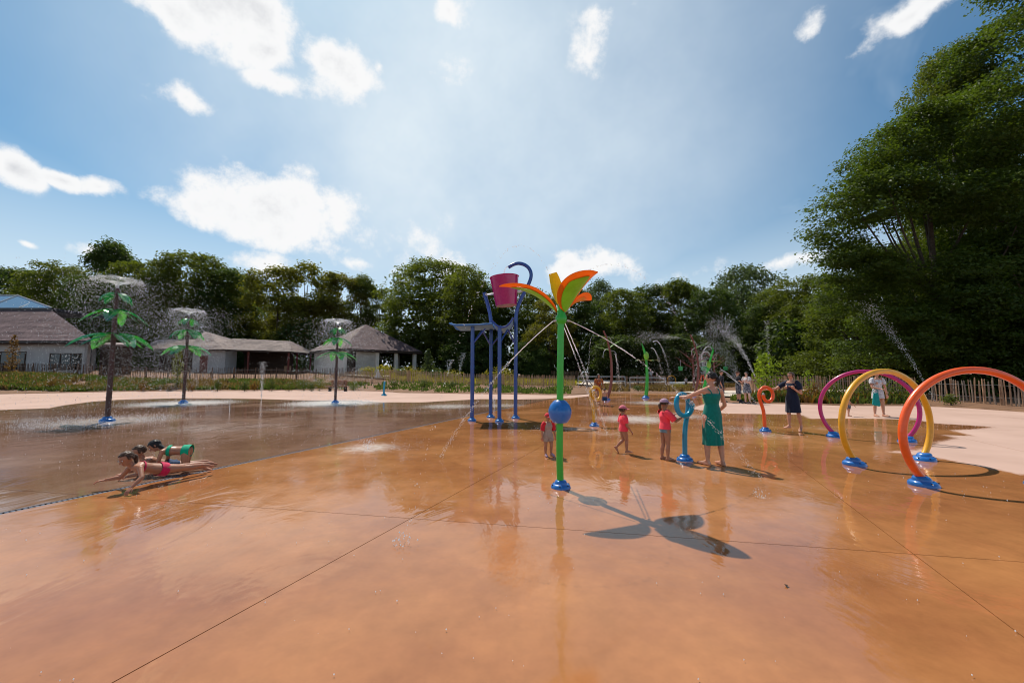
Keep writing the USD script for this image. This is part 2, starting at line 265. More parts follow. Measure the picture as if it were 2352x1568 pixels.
# clear sheet of falling water: mostly transparent, white where it breaks up
M['water_sheet'] = usdkit.material(stage, '/World/Looks/water_sheet', {'g': ('geometry', {}), 'n': ('noise_texture', {'scale': 7.0, 'detail': 5.0}), 'r': ('map_range', {'from_min': .35, 'from_max': .75, 'to_min': .02, 'to_max': .42, 'clamp': True}),
    'd': ('translucent_bsdf', {'color': (.95, .96, .98)}), 'gl': ('glossy_bsdf', {'color': (1, 1, 1), 'roughness': .1}), 'a': ('mix_closure', {'fac': .45}), 't': ('transparent_bsdf', {}), 'm': ('mix_closure', {})},
    [('g.position', 'n.vector'), ('n.fac', 'r.value'), ('r.result', 'm.fac'), ('d.BSDF', 'a.closure1'), ('gl.BSDF', 'a.closure2'), ('t.BSDF', 'm.closure1'), ('a.closure', 'm.closure2')], surface='m.closure')
M['leaf_acrylic'] = usdkit.material(stage, '/World/Looks/leaf_acrylic', {'g': ('geometry', {}), 'n': ('noise_texture', {'scale': 2.2, 'detail': 3.0}), 'r': ('rgb_ramp', {'ramp': [(.30, (.004, .15, .07)), (.50, (.012, .30, .07)), (.64, (.10, .52, .03)), (.74, (.35, .65, .03))]}),
    'd': ('translucent_bsdf', {}), 'e': ('diffuse_bsdf', {}), 'gl': ('glossy_bsdf', {'color': (1, 1, 1), 'roughness': .12}), 't': ('transparent_bsdf', {'color': (.42, .80, .48)}), 'a': ('mix_closure', {'fac': .46}), 'b': ('mix_closure', {'fac': .22}), 'm': ('mix_closure', {'fac': .13})},
    [('g.position', 'n.vector'), ('n.fac', 'r.fac'), ('r.color', 'd.color'), ('r.color', 'e.color'), ('d.BSDF', 'b.closure1'), ('e.BSDF', 'b.closure2'), ('b.closure', 'a.closure1'), ('t.BSDF', 'a.closure2'), ('a.closure', 'm.closure1'), ('gl.BSDF', 'm.closure2')], surface='m.closure')
M['glass'] = usdkit.material(stage, '/World/Looks/glass', {'t': ('transparent_bsdf', {'color': (.5, .55, .6)}), 'g': ('glossy_bsdf', {'color': (.9, .95, 1), 'roughness': .03}), 'f': ('fresnel', {'IOR': 1.6}), 'm': ('mix_closure', {})},
    [('t.BSDF', 'm.closure1'), ('g.BSDF', 'm.closure2'), ('f.fac', 'm.fac')], surface='m.closure')
M['skylight_glass'] = usdkit.material(stage, '/World/Looks/skylight_glass', {'t': ('diffuse_bsdf', {'color': (.10, .17, .24)}), 'g': ('glossy_bsdf', {'color': (.9, .95, 1), 'roughness': .05}), 'f': ('fresnel', {'IOR': 2.2}), 'm': ('mix_closure', {})},
    [('t.BSDF', 'm.closure1'), ('g.BSDF', 'm.closure2'), ('f.fac', 'm.fac')], surface='m.closure')
def skinmat(name, c):
    M[name] = usdkit.material(stage, '/World/Looks/' + name, {'tc': ('texture_coordinate', {}), 'n': ('noise_texture', {'scale': 14.0, 'detail': 4.0}), 'r': ('rgb_ramp', {'ramp': [(.3, tuple(x * .86 for x in c)), (.7, tuple(min(1, x * 1.08) for x in c))]}),
        'p': ('principled_bsdf', {'roughness': .42, 'subsurface_weight': .12, 'subsurface_scale': .01, 'specular_ior_level': .4})}, [('tc.object', 'n.vector'), ('n.fac', 'r.fac'), ('r.color', 'p.base_color')], surface='p.BSDF')
skinmat('skin_fair', (.50, .25, .16)); skinmat('skin_tan', (.36, .16, .09)); skinmat('skin_pale', (.56, .32, .23))
cloth('hair_black', (.008, .006, .006), (.016, .012, .011), rgh=.4); cloth('hair_brown', (.045, .022, .012), (.085, .045, .025), rgh=.45); cloth('hair_fair', (.14, .08, .04), (.2, .12, .06), rgh=.5)
# ------------------------------------------------------------------ the splash pad: slabs with recessed joints, wet and dry concrete
def gpts(px): return [tuple(gr(u, v)[:2]) for u, v in px]
WET = gpts([(0, 941), (110, 937), (140, 931), (210, 922), (280, 917), (420, 914), (588, 915.5), (700, 919), (810, 919), (877, 923.5), (966, 923.7), (1011, 921), (1102, 916), (1190, 917), (1312, 913.6), (1351, 909.5)])
WET += [(9.0, 44.0), (12.0, 40.0), (14.0, 27.0)]
WET += gpts([(1588, 938), (1668, 949), (1746, 950), (1830, 951), (1846, 953), (1864, 961), (1926, 960), (2027, 961), (2111, 964), (2153, 972), (2225, 976), (2294, 981), (2240, 986), (2190, 988), (2246, 1002), (2170, 999), (2207, 1006), (2160, 1016), (2134, 1030), (2095, 1036), (2050, 1038), (2139, 1047), (2209, 1061), (2252, 1069), (2352, 1089)])
WET += [(14, 4.6), (16, -6), (-26, -6), (-27, 8), (-24, 16)]
PAD = gpts([(-60, 906), (0, 905), (150, 902), (300, 899), (588, 897), (744, 895.5), (810, 897), (877, 898.7), (922, 902), (1102, 904.5), (1200, 906), (1312, 907.6), (1400, 902), (1480, 903), (1550, 904.5), (1600, 908), (1640, 917), (1668, 923.5), (1746, 926.6), (1801, 927.5), (1943, 931.7), (2111, 932), (2224, 937.3), (2352, 946), (2460, 955)])
PAD += [(34, 10), (36, -4), (30, -14), (-30, -14), (-45, 0), (-48, 16)]
wet_poly = shapely.Polygon(WET).buffer(0); pad_poly = shapely.Polygon(PAD).buffer(0)
wet_line = wet_poly.boundary
s_dir = np.array([0.371, 0.9286]); s_dir /= np.linalg.norm(s_dir)              # along the long joints
n_dir = np.array([s_dir[1], -s_dir[0]])
j1 = gr(240, 1568)[:2] @ n_dir * .5 + gr(1220, 1040)[:2] @ n_dir * .5; j3 = gr(1750, 1015)[:2] @ n_dir * .5 + gr(2352, 1440)[:2] @ n_dir * .5
jd = np.mean([gr(u, v)[:2] @ n_dir for u, v in ((1080, 960), (480, 1075), (140, 1140))])
W1 = j3 - j1
lines_n = [jd - 11 * W1, jd - 10 * W1, jd - 9 * W1, jd - 8 * W1, jd - 7 * W1, jd - 6 * W1, jd - 5 * W1, jd - 4 * W1, jd - 3 * W1, jd - 2 * W1, jd - W1, jd, j1, j3, j3 + W1, j3 + 2 * W1, j3 + 3 * W1, j3 + 4 * W1, j3 + 5 * W1, j3 + 6 * W1, j3 + 7 * W1]
c_dir = np.array([gr(2352, 1290)[0] - gr(735, 1175)[0], gr(2352, 1290)[1] - gr(735, 1175)[1]]); c_dir /= np.linalg.norm(c_dir)
c_n = np.array([-c_dir[1], c_dir[0]]); c0 = gr(735, 1175)[:2] @ c_n
lines_c = [c0 + k for k in (-18, -9, 0, 10, 21, 33, 46)]
FOAM = [  # (u, v, radius along, strength): froth where water lands
    (246, 967, 3.4, .75), (421, 926, 3.6, 1.0), (770, 925, 3.4, 1.1), (430, 985, 2.6, .55), (60, 965, 2.5, .6), (850, 1028, 1.0, .85), (1030, 933, 2.4, .8), (1150, 931, 2.4, .7), (1240, 985, 1.0, .55),
    (1460, 962, 2.1, .9), (1560, 955, 2.0, .75), (1320, 985, .8, .7), (1500, 925, 2.5, .8), (1900, 985, 1.3, .55), (1770, 1000, 1.4, .6), (1700, 985, 1.6, .6), (1390, 995, 1.2, .6), (690, 1000, 1.6, .35), (2080, 975, 1.3, .4), (300, 1040, 1.2, .45), (650, 940, 2, .6), (940, 945, 1.6, .55), (1760, 1035, .7, .35), (925, 1252, .09, .95), (1745, 1143, .10, 1.0), (2170, 1120, .8, .25), (40, 1010, 1.4, .4)]
foam_c = [(gr(u, v)[:2], r, s) for u, v, r, s in FOAM]
def pad_fields(v):
    pts = shapely.points(v[:, :2]); d = shapely.distance(wet_line, pts); ins = shapely.contains(wet_poly, pts)
    wet = np.where(ins, d, -d)
    fo = np.zeros(len(v))
    for c, r, s in foam_c: fo = np.maximum(fo, s * np.exp(-((v[:, :2] - c) ** 2).sum(1) / r ** 2))
    return wet, fo
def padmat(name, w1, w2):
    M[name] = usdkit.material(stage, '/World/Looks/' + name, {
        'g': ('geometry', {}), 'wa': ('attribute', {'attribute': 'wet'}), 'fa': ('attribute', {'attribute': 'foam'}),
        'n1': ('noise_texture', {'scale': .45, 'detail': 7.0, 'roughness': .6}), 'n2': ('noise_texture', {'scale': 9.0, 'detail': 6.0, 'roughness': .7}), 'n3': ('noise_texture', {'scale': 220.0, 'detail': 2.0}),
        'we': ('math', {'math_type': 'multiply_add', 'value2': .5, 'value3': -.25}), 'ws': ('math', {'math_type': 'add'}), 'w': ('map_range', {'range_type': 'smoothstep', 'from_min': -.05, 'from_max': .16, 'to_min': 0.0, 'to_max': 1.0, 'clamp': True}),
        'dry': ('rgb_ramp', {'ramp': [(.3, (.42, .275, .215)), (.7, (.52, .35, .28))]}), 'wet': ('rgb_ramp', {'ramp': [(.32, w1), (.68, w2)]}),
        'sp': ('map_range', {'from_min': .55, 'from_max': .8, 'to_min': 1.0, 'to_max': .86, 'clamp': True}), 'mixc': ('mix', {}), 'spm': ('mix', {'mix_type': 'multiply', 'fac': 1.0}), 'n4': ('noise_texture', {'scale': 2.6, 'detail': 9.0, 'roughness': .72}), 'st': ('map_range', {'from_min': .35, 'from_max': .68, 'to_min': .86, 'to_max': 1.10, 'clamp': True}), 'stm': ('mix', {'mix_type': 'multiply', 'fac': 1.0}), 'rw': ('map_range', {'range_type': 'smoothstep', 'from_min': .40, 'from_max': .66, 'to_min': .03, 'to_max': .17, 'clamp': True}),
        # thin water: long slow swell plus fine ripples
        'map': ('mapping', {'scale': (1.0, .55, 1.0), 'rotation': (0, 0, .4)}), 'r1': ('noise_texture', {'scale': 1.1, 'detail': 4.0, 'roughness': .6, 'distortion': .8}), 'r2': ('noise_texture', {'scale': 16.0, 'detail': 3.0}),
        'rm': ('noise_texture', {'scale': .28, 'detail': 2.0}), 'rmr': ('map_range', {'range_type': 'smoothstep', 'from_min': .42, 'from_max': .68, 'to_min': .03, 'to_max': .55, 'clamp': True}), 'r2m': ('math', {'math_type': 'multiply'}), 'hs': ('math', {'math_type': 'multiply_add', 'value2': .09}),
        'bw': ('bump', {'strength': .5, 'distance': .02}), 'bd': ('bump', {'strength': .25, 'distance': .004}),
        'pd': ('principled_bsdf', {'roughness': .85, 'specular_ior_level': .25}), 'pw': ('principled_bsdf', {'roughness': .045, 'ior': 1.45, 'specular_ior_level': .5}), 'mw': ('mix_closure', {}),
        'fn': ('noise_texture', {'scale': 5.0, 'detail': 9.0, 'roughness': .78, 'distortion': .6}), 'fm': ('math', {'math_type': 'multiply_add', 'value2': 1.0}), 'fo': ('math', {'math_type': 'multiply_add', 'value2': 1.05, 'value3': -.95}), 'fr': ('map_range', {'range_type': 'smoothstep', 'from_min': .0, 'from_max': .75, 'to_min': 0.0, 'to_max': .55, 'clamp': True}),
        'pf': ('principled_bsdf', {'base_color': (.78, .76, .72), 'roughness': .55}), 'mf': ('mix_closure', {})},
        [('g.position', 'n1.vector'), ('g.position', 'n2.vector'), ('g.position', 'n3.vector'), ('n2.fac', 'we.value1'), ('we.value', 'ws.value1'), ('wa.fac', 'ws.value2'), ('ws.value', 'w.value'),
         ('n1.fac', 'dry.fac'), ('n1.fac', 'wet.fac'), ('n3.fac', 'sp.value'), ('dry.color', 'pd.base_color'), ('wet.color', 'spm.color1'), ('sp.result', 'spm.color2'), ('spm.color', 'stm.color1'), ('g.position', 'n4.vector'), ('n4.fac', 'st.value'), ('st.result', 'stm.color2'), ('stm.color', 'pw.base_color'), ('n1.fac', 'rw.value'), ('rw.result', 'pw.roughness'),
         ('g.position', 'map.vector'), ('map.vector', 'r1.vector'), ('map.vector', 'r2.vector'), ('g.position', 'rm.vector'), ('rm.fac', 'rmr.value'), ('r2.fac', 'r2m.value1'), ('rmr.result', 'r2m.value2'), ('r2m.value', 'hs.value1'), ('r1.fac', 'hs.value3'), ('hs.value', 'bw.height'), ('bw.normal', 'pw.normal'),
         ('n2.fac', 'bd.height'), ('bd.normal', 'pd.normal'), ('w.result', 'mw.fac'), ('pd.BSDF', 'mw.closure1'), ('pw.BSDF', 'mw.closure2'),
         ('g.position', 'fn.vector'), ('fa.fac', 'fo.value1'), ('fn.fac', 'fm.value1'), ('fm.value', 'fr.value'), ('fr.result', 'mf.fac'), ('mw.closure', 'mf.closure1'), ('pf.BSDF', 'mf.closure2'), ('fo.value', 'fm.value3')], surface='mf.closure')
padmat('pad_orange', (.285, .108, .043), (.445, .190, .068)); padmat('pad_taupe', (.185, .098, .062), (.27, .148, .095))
pad = UsdGeom.Xform.Define(stage, '/World/splash_pad'); tag(pad, 'wide wet splash pad of orange brown concrete slabs, dry and pale round its edge', kind='structure')
def cross(n_off, c_off):
    return np.linalg.solve(np.array([n_dir, c_n]), np.array([n_off, c_off]))
GAP = .009
for i in range(len(lines_n) - 1):
    for j in range(len(lines_c) - 1):
        gl = GAP if lines_n[i] != jd else .10; gh = GAP if lines_n[i + 1] != jd else .10
        n0, n1, k0, k1 = lines_n[i] + gl / 2, lines_n[i + 1] - gh / 2, lines_c[j] + GAP / 2, lines_c[j + 1] - GAP / 2
        cs = [cross(n0, k0), cross(n1, k0), cross(n1, k1), cross(n0, k1)]
        if not shapely.Polygon(cs).intersects(pad_poly): continue
        far = min(np.hypot(*c) for c in cs); step = .16 if far < 26 else .5
        nu, nv = int((n1 - n0) / step) + 2, int((k1 - k0) / step) + 2
        a, b = np.meshgrid(np.linspace(0, 1, nu), np.linspace(0, 1, nv), indexing='ij')
        p = ((1 - a)[..., None] * (1 - b)[..., None] * cs[0] + a[..., None] * (1 - b)[..., None] * cs[1] + a[..., None] * b[..., None] * cs[2] + (1 - a)[..., None] * b[..., None] * cs[3]).reshape(-1, 2)
        v = np.c_[p, np.zeros(len(p))]; f = grid_faces(nu, nv)
        wet, fo = pad_fields(v)
        ring = np.array([[*c, z] for z in (-.03, 0) for c in cs]); sf = np.array([[k, (k + 1) % 4, 4 + (k + 1) % 4] for k in range(4)] + [[k, 4 + (k + 1) % 4, 4 + k] for k in range(4)])
        V = np.vstack([v, ring]); F = np.vstack([f[:, ::-1] if np.cross(cs[1] - cs[0], cs[3] - cs[0]) < 0 else f, sf + len(v)])
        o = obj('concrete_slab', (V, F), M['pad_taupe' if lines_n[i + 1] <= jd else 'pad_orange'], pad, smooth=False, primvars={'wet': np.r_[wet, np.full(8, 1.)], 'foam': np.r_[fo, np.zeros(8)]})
obj('joint_bed', (np.array([[-70, -30, -.03], [60, -30, -.03], [60, 62, -.03], [-70, 62, -.03]], float), np.array([[0, 1, 2], [0, 2, 3]])), M['joint_base'], pad, smooth=False)
q = []                                                                                     # slotted drain in the wide joint
d0, d1 = cross(jd, lines_c[1]), cross(jd, c0 + 17.0)
L = np.linalg.norm(d1 - d0); e = (d1 - d0) / L; nn_ = np.array([e[1], -e[0]])
parts = []
for t in np.arange(0, L, .05):
    c = d0 + e * t; parts.append(np.array([[*(c + nn_ * sx * .044 + e * sy * .016), -.004] for sx, sy in ((-1, -1), (1, -1), (1, 1), (-1, 1))]))
for sgn in (-1, 1):
    parts.append(np.array([[*(d0 + nn_ * sgn * .034), -.001], [*(d0 + nn_ * sgn * .048), -.001], [*(d1 + nn_ * sgn * .048), -.001], [*(d1 + nn_ * sgn * .034), -.001]]))
whole('drain_channel', quadmesh(parts), M['grate_metal'], 'long narrow grey slotted drain running across the splash pad past the lying children', 'drain', smooth=False)

# ------------------------------------------------------------------ terrain round the pad
def sstep(t): t = np.clip(t, 0, 1); return t * t * (3 - 2 * t)
def ground_h(x, y, d):
    """height of the planted ground at distance d outside the pad"""
    A = np.interp(x, [-60, -22, -4, 4, 12, 40], [1.45, 1.30, .42, .22, .12, .05]); B = np.interp(x, [-60, -15, 0, 15, 40], [.5, .7, .5, .4, .2])
    return .05 + A * sstep(d / 9.0) + B * sstep((d - 8) / 22.0) * (y > 0) + .0 * x
bx_, by_ = 0.0, 10.0
pts = np.array(shapely.segmentize(pad_poly.exterior, .6).coords)[:-1]
ang = np.arctan2(pts[:, 1] - by_, pts[:, 0] - bx_); 
rows, offs = [], [-.25, 0, .06, .3, .8, 1.5, 2.5, 4, 6, 8, 10, 13, 17, 22, 28, 36, 50, 80, 140, 260]
rad = (pts - [bx_, by_]) / np.linalg.norm(pts - [bx_, by_], axis=1)[:, None]
for k, o_ in enumerate(offs):
    p = pts + rad * o_; z = ground_h(p[:, 0], p[:, 1], np.full(len(p), max(o_, 0.0)))
    if k == 0: z = np.full(len(p), -.06)
    if k == 1: z = np.full(len(p), .012)
    bump_ = (meshkit.fbm(np.c_[p * .55, np.zeros(len(p))], 3, 5) - .5) * (.0 if k < 2 else .09 if o_ < 3 else .28)
    rows.append(np.c_[p, z + (bump_ if k > 2 else 0) + (0.03 if k == 2 else 0)])
TV = np.vstack(rows); TF = grid_faces(len(offs), len(pts), True)
nrm = np.cross(TV[TF[0, 1]] - TV[TF[0, 0]], TV[TF[0, 2]] - TV[TF[0, 0]])
if nrm[2] < 0: TF = TF[:, ::-1]
tag(obj('ground', (TV, TF), M['soil'], smooth=True), 'bare brown soil and dry grass rising round the splash pad', kind='structure')
def pad_dist(x, y): return float(shapely.distance(pad_poly, shapely.Point(x, y)))
def gz(x, y):
    """height of the ground mesh near (x, y), radial offset as built"""
    d = np.array([x - bx_, y - by_]); r = np.linalg.norm(d); d /= r
    hit = pad_poly.exterior.intersection(shapely.LineString([(bx_, by_), (bx_ + d[0] * 200, by_ + d[1] * 200)]))
    rr = max(np.hypot(*(np.array(g.coords[0]) - [bx_, by_])) for g in getattr(hit, 'geoms', [hit])) if not hit.is_empty else r
    o_ = max(r - rr, 0.0)
    return 0.0 if o_ == 0 else float(ground_h(np.array(x), np.array(y), o_))
# pale paths and the dry yellow meadow beyond the fence: sheets draped on the ground
def drape(poly_pts, name, m, lift, step=1.0):
    P = shapely.Polygon(poly_pts).buffer(0); x0, y0, x1, y1 = P.bounds
    gx, gy = np.meshgrid(np.arange(x0, x1, step), np.arange(y0, y1, step), indexing='ij')
    inside = shapely.contains(P.buffer(-step * .3), shapely.points(gx.ravel(), gy.ravel()))
    p2 = np.vstack([np.c_[gx.ravel(), gy.ravel()][inside], np.array(shapely.segmentize(P.exterior, step).coords)[:-1]])
    from scipy.spatial import Delaunay
    tri = Delaunay(p2).simplices; cen = p2[tri].mean(1); tri = tri[shapely.contains(P, shapely.points(cen))]
    z = np.array([gz(*q) for q in p2]) + lift; v = np.c_[p2, z]
    n = np.cross(v[tri[:, 1]] - v[tri[:, 0]], v[tri[:, 2]] - v[tri[:, 0]])[:, 2]; tri[n < 0] = tri[n < 0][:, ::-1]
    return v, tri
tag(obj('meadow', drape([(-14, 44), (-3, 42.5), (7, 44), (10, 52), (2, 60), (-16, 60), (-22, 50)], 'meadow', M['field'], .16), M['field'], smooth=True), 'dry yellow meadow behind the paling fence', kind='structure')
tag(obj('path', drape([(8.5, 42), (13.5, 42), (15, 48), (30, 50), (30, 53), (8, 53), (4, 48)], 'p', M['path_gravel'], .20), M['path_gravel'], smooth=True), 'pale gravel path between the fences and playground beds', kind='structure')
tag(obj('path', drape([(-19, 46.2), (-4, 47.5), (6, 50), (6, 52.0), (-4, 49.4), (-19, 47.8)], 'p', M['path_gravel'], .24), M['path_gravel'], smooth=True), 'pale path in front of the open pavilion', kind='structure')
tag(obj('path', drape([(14.6, 24.4), (19, 25.0), (26, 30), (28, 33), (14, 33.5), (13.5, 29)], 'p', M['path_gravel'], .10), M['path_gravel'], smooth=True), 'pale path behind the three standing adults', kind='structure')

# ------------------------------------------------------------------ paling fences
frng = np.random.default_rng(41)
def paling(p, h, w, lean, twist, bend):
    """a split chestnut paling: a bent, tapered, pointed stake"""
    zs = np.array([0, .4, .8, .96, 1.0]) * h; ws = np.array([1, .95, .9, .75, .15]) * w
    off = np.c_[lean[0] * zs + bend[0] * np.sin(zs / h * PI), lean[1] * zs + bend[1] * np.sin(zs / h * PI)]
    c = np.array([[-1, -.45], [1, -.45], [.75, .5], [-.75, .5]]) * .5
    ct, st = math.cos(twist), math.sin(twist); c = c @ np.array([[ct, st], [-st, ct]])
    v = np.vstack([np.c_[c * w_ + o, np.full(4, z)] for w_, o, z in zip(ws, off, zs)]) + np.array([*p, 0])
    f = grid_faces(5, 4, True); f = np.vstack([f, [[16, 17, 18], [16, 18, 19]]])
    return v, f
def fence(name, label, pts, spacing, h, w, mats, single, post_every=2.0, sink=.05, hz=None):
    P = np.asarray(pts, float); t = np.r_[0, np.cumsum(np.linalg.norm(np.diff(P, axis=0), axis=1))]
    root = thing(name, label, 'fence', (*P[0], 0.0)); o0 = np.array([*P[0], 0.0])
    gf = hz or gz
    def pos(s): return np.array([np.interp(s, t, P[:, 0]), np.interp(s, t, P[:, 1])])
    bulk = []
    for s in np.arange(0, t[-1], spacing):
        p = pos(s + frng.normal(0, spacing * .18)); hh = h * frng.normal(1, .035); d = pos(min(s + .1, t[-1])) - pos(max(s - .1, 0)); tw = math.atan2(d[1], d[0]) + frng.normal(0, .25)
        v, f = paling(p, hh + sink, w * frng.uniform(.65, 1.3), frng.normal(0, .022, 2), tw, frng.normal(0, .012, 2)); v = v + [0, 0, gf(*p) - sink] - o0
        if single: obj('paling', (v, f), mats[frng.integers(len(mats))], root, smooth=False)
        else: bulk.append((v, f))
    if bulk: obj('palings', join(*bulk), mats[0], root, smooth=False, kind='stuff')
    for s in np.arange(post_every * .4, t[-1], post_every):
        p = pos(s); d = pos(min(s + .1, t[-1])) - pos(max(s - .1, 0)); nr = np.array([-d[1], d[0]]) / (np.linalg.norm(d) + 1e-9)
        p = p - nr * .08; z = gf(*p) - .1
        obj('post', mv(tube([(0, 0, 0), (.01, 0, h * .6), (0, .01, h * 1.12)], [.062, .06, .052], 8), (p[0] - o0[0], p[1] - o0[1], z)), mats[-1], root, smooth=40)
    for k, fr in enumerate((.28, .78)):                                                      # the wire strands that hold the palings
        wp = np.array([[*pos(s), gf(*pos(s)) + h * fr] for s in np.linspace(0, t[-1], max(4, int(t[-1] / 1.2)))]) - o0
        obj('wire', tube(wp + [0, 0, 0], .006, 5, cap=False), M['steel'], root, smooth=False)
    return root
fr1 = [(31.0, 12.0), (24.6, 19.4), (23.9, 23.4), (21.8, 25.6), (19.9, 26.6)]
fence('paling_fence', 'near right fence of split wooden palings in front of the black tree shade', fr1[:3] , .132, 1.24, .062, [M['fence_wood_grey'], M['fence_wood'], M['fence_wood']], True)
fence('paling_fence', 'brown paling fence in the middle right, behind the woman in the navy dress', [(23.7, 23.9), (22.0, 26.0), (19.6, 29.5), (17.8, 30.2)], .086, 1.30, .062, [M['fence_wood'], M['fence_wood_grey'], M['fence_wood']], True)
fence('paling_fence', 'long low paling fence crossing below the open pavilion and bucket tower', [(-19.5, 43.5), (-12, 42.5), (-5, 41.2), (1.0, 40.6), (6.4, 41.0)], .105, 1.15, .055, [M['fence_wood_pale'], M['fence_wood_pale']], False)
fence('paling_fence', 'dark paling fence along the left house and behind the planted bank', [(-56, 39.5), (-45, 40.2), (-33, 42.2), (-24, 44.8), (-17.5, 46.0)], .13, 1.15, .05, [M['fence_wood_dark'], M['fence_wood_dark']], False)
fence('paling_fence', 'distant brown paling fence closing off the playground in front of the woods', [(3.0, 58.0), (12, 60.5), (22, 60.0), (30, 54.0), (33, 42)], .12, 1.35, .06, [M['fence_wood_pale'], M['fence_wood']], False)
fence('paling_fence', 'short paling fence with braced gate post beside the grey railing', [(10.6, 41.2), (14.6, 41.6), (16.4, 42.2)], .12, 1.25, .055, [M['fence_wood'], M['fence_wood_dark']], False, post_every=1.6)
for (x, y, s_, lb) in ((7.6, 41.2, 1, 'braced dark gate post at the near end of the grey railing'), (14.0, 41.3, 1, 'braced dark gate post between railing and short fence'), ):
    g = thing('gate_post', lb, 'post', (x, y, gz(x, y)))
    obj('post', tube([(0, 0, -.2), (0, 0, 1.35)], .09, 8), M['fence_wood_dark'], g)
    for sx in (-1, 1): obj('brace', tube([(sx * .75, 0, -.05), (0, 0, .85)], .05, 6), M['fence_wood_dark'], g)
# grey tubular railings
def railing(label, p0, p1, n=3, h=1.05):
    p0, p1 = np.array(p0, float), np.array(p1, float); z = max(gz(*p0), gz(*p1)) + .02; r = thing('railing', label, 'railing', (*p0, z))
    for t in np.linspace(0, 1, n): obj('post', tube([(*(p1 - p0) * t, -.3), (*(p1 - p0) * t, h)], .03, 8), M['steel'], r)
    for hh in (h, h * .62): obj('rail', tube([(0, 0, hh), (*((p1 - p0) * 1.0), hh)], .03, 8), M['steel'], r)
    return r
railing('long grey two-rail railing behind the yellow spiral sprayer', (6.6, 40.6), (10.9, 39.2), 3)
railing('shorter grey railing to the right of the leaning brown reed', (11.6, 40.0), (15.0, 39.8), 3)

# ------------------------------------------------------------------ buildings
def shingles(root, name, quad, m, rows, cols, lift=.02, rgen=None):
    """overlapping courses of roof shingles on a four-cornered slope (eave left, eave right, ridge right, ridge left); one mesh"""
    a, b, c, d = map(np.asarray, quad); n = np.cross(b - a, d - a); n = n / np.linalg.norm(n); n = n * (1 if n[2] > 0 else -1); vs = []
    for i in range(rows):
        t0, t1 = i / rows, min(1.0, (i + 1.25) / rows); wid = np.linalg.norm((a + (d - a) * t0) - (b + (c - b) * t0)); nc = max(2, int(wid / cols))
        for k in range(nc):
            o = (i % 2) * .5; u0, u1 = np.clip([(k - o + .02) / nc, (k - o + .98) / nc], 0, 1)
            if k == nc - 1 and i % 2: u1 = 1.0
            L0, R0, L1, R1 = a + (d - a) * t0, b + (c - b) * t0, a + (d - a) * t1, b + (c - b) * t1
            j = rgen.normal(0, .006) if rgen is not None else 0
            vs.append([L0 + (R0 - L0) * u0 + n * (.055 + j), L0 + (R0 - L0) * u1 + n * (.055 + j), L1 + (R1 - L1) * u1 + n * .02, L1 + (R1 - L1) * u0 + n * .02])
    return quadmesh(vs)
brng = np.random.default_rng(12)
def slab_roof(quad, th=.16):
    q = np.array(quad, float); lo = q - [0, 0, th]; v = np.vstack([q, lo]); n = len(q)
    f = [[0, k, k + 1] for k in range(1, n - 1)] + [[n, n + k + 1, n + k] for k in range(1, n - 1)]
    for k in range(n): f += [[k, n + k, n + (k + 1) % n], [k, n + (k + 1) % n, (k + 1) % n]]
    return v, np.array(f)
def house_local(pts, o): return [np.asarray(p, float) - o for p in pts]
# left house with glazed roof lantern
o = np.array([-48.0, 42.0, 1.3]); hs = thing('house', 'grey rendered house with plum shingle roof and glazed pyramid skylight at the left edge', 'house', o)
zE, xL, xR, yF, yB = 4.95, -68.0, -42.9, 41.4, 60.0
A, B_, C_, D_ = [np.array(p) for p in ((xL, yF, zE), (xR, yF, zE), (-60.6, yB, zE), (xL - 12, yB, zE))]
zr = 9.05; a, b, c, d = [np.array(p) for p in ((-70, 47.4, zr), (-54.4, 47.4, zr), (-61.4, 54.0, zr), (-74, 54.0, zr))]
rf = obj('roof', join(*[slab_roof(house_local(q, o)) for q in ((A, B_, b, a), (B_, C_, c, b), (D_, C_, c, d))]), M['dark_timber'], hs, smooth=False)
obj('shingles', join(*[shingles(None, '', house_local(q, o), None, 26, .55, rgen=brng) for q in ((A, B_, b, a), (B_, C_, c, b))]), M['roof_plum'], rf, smooth=False, kind='stuff')
wl = obj('wall', join(box(np.array([(xL + xR - .8) / 2 - .3, yF + .75, 2.9]) - o, (xR - xL - 1.6, .3, 4.0)), box(np.array([xR - 8.2, yF + 7.6, 2.9]) - o, (.3, 19.0, 4.0), rz=math.radians(43.5))), M['render_wall'], hs, smooth=False)
obj('fascia', box(np.array([(xL + xR) / 2, yF + .02, zE - .22]) - o, (xR - xL, .06, .3)), M['dark_timber'], hs, smooth=False)
obj('gutter', tube(np.array([(xL, yF - .06, zE - .12), (xR + .05, yF - .06, zE - .12)]) - o, .07, 8), M['black_rubber'], hs)
obj('downpipe', tube(np.array([(xR - .7, yF + .52, zE - .3), (xR - .7, yF + .52, 1.2)]) - o, .05, 8), M['black_rubber'], hs)
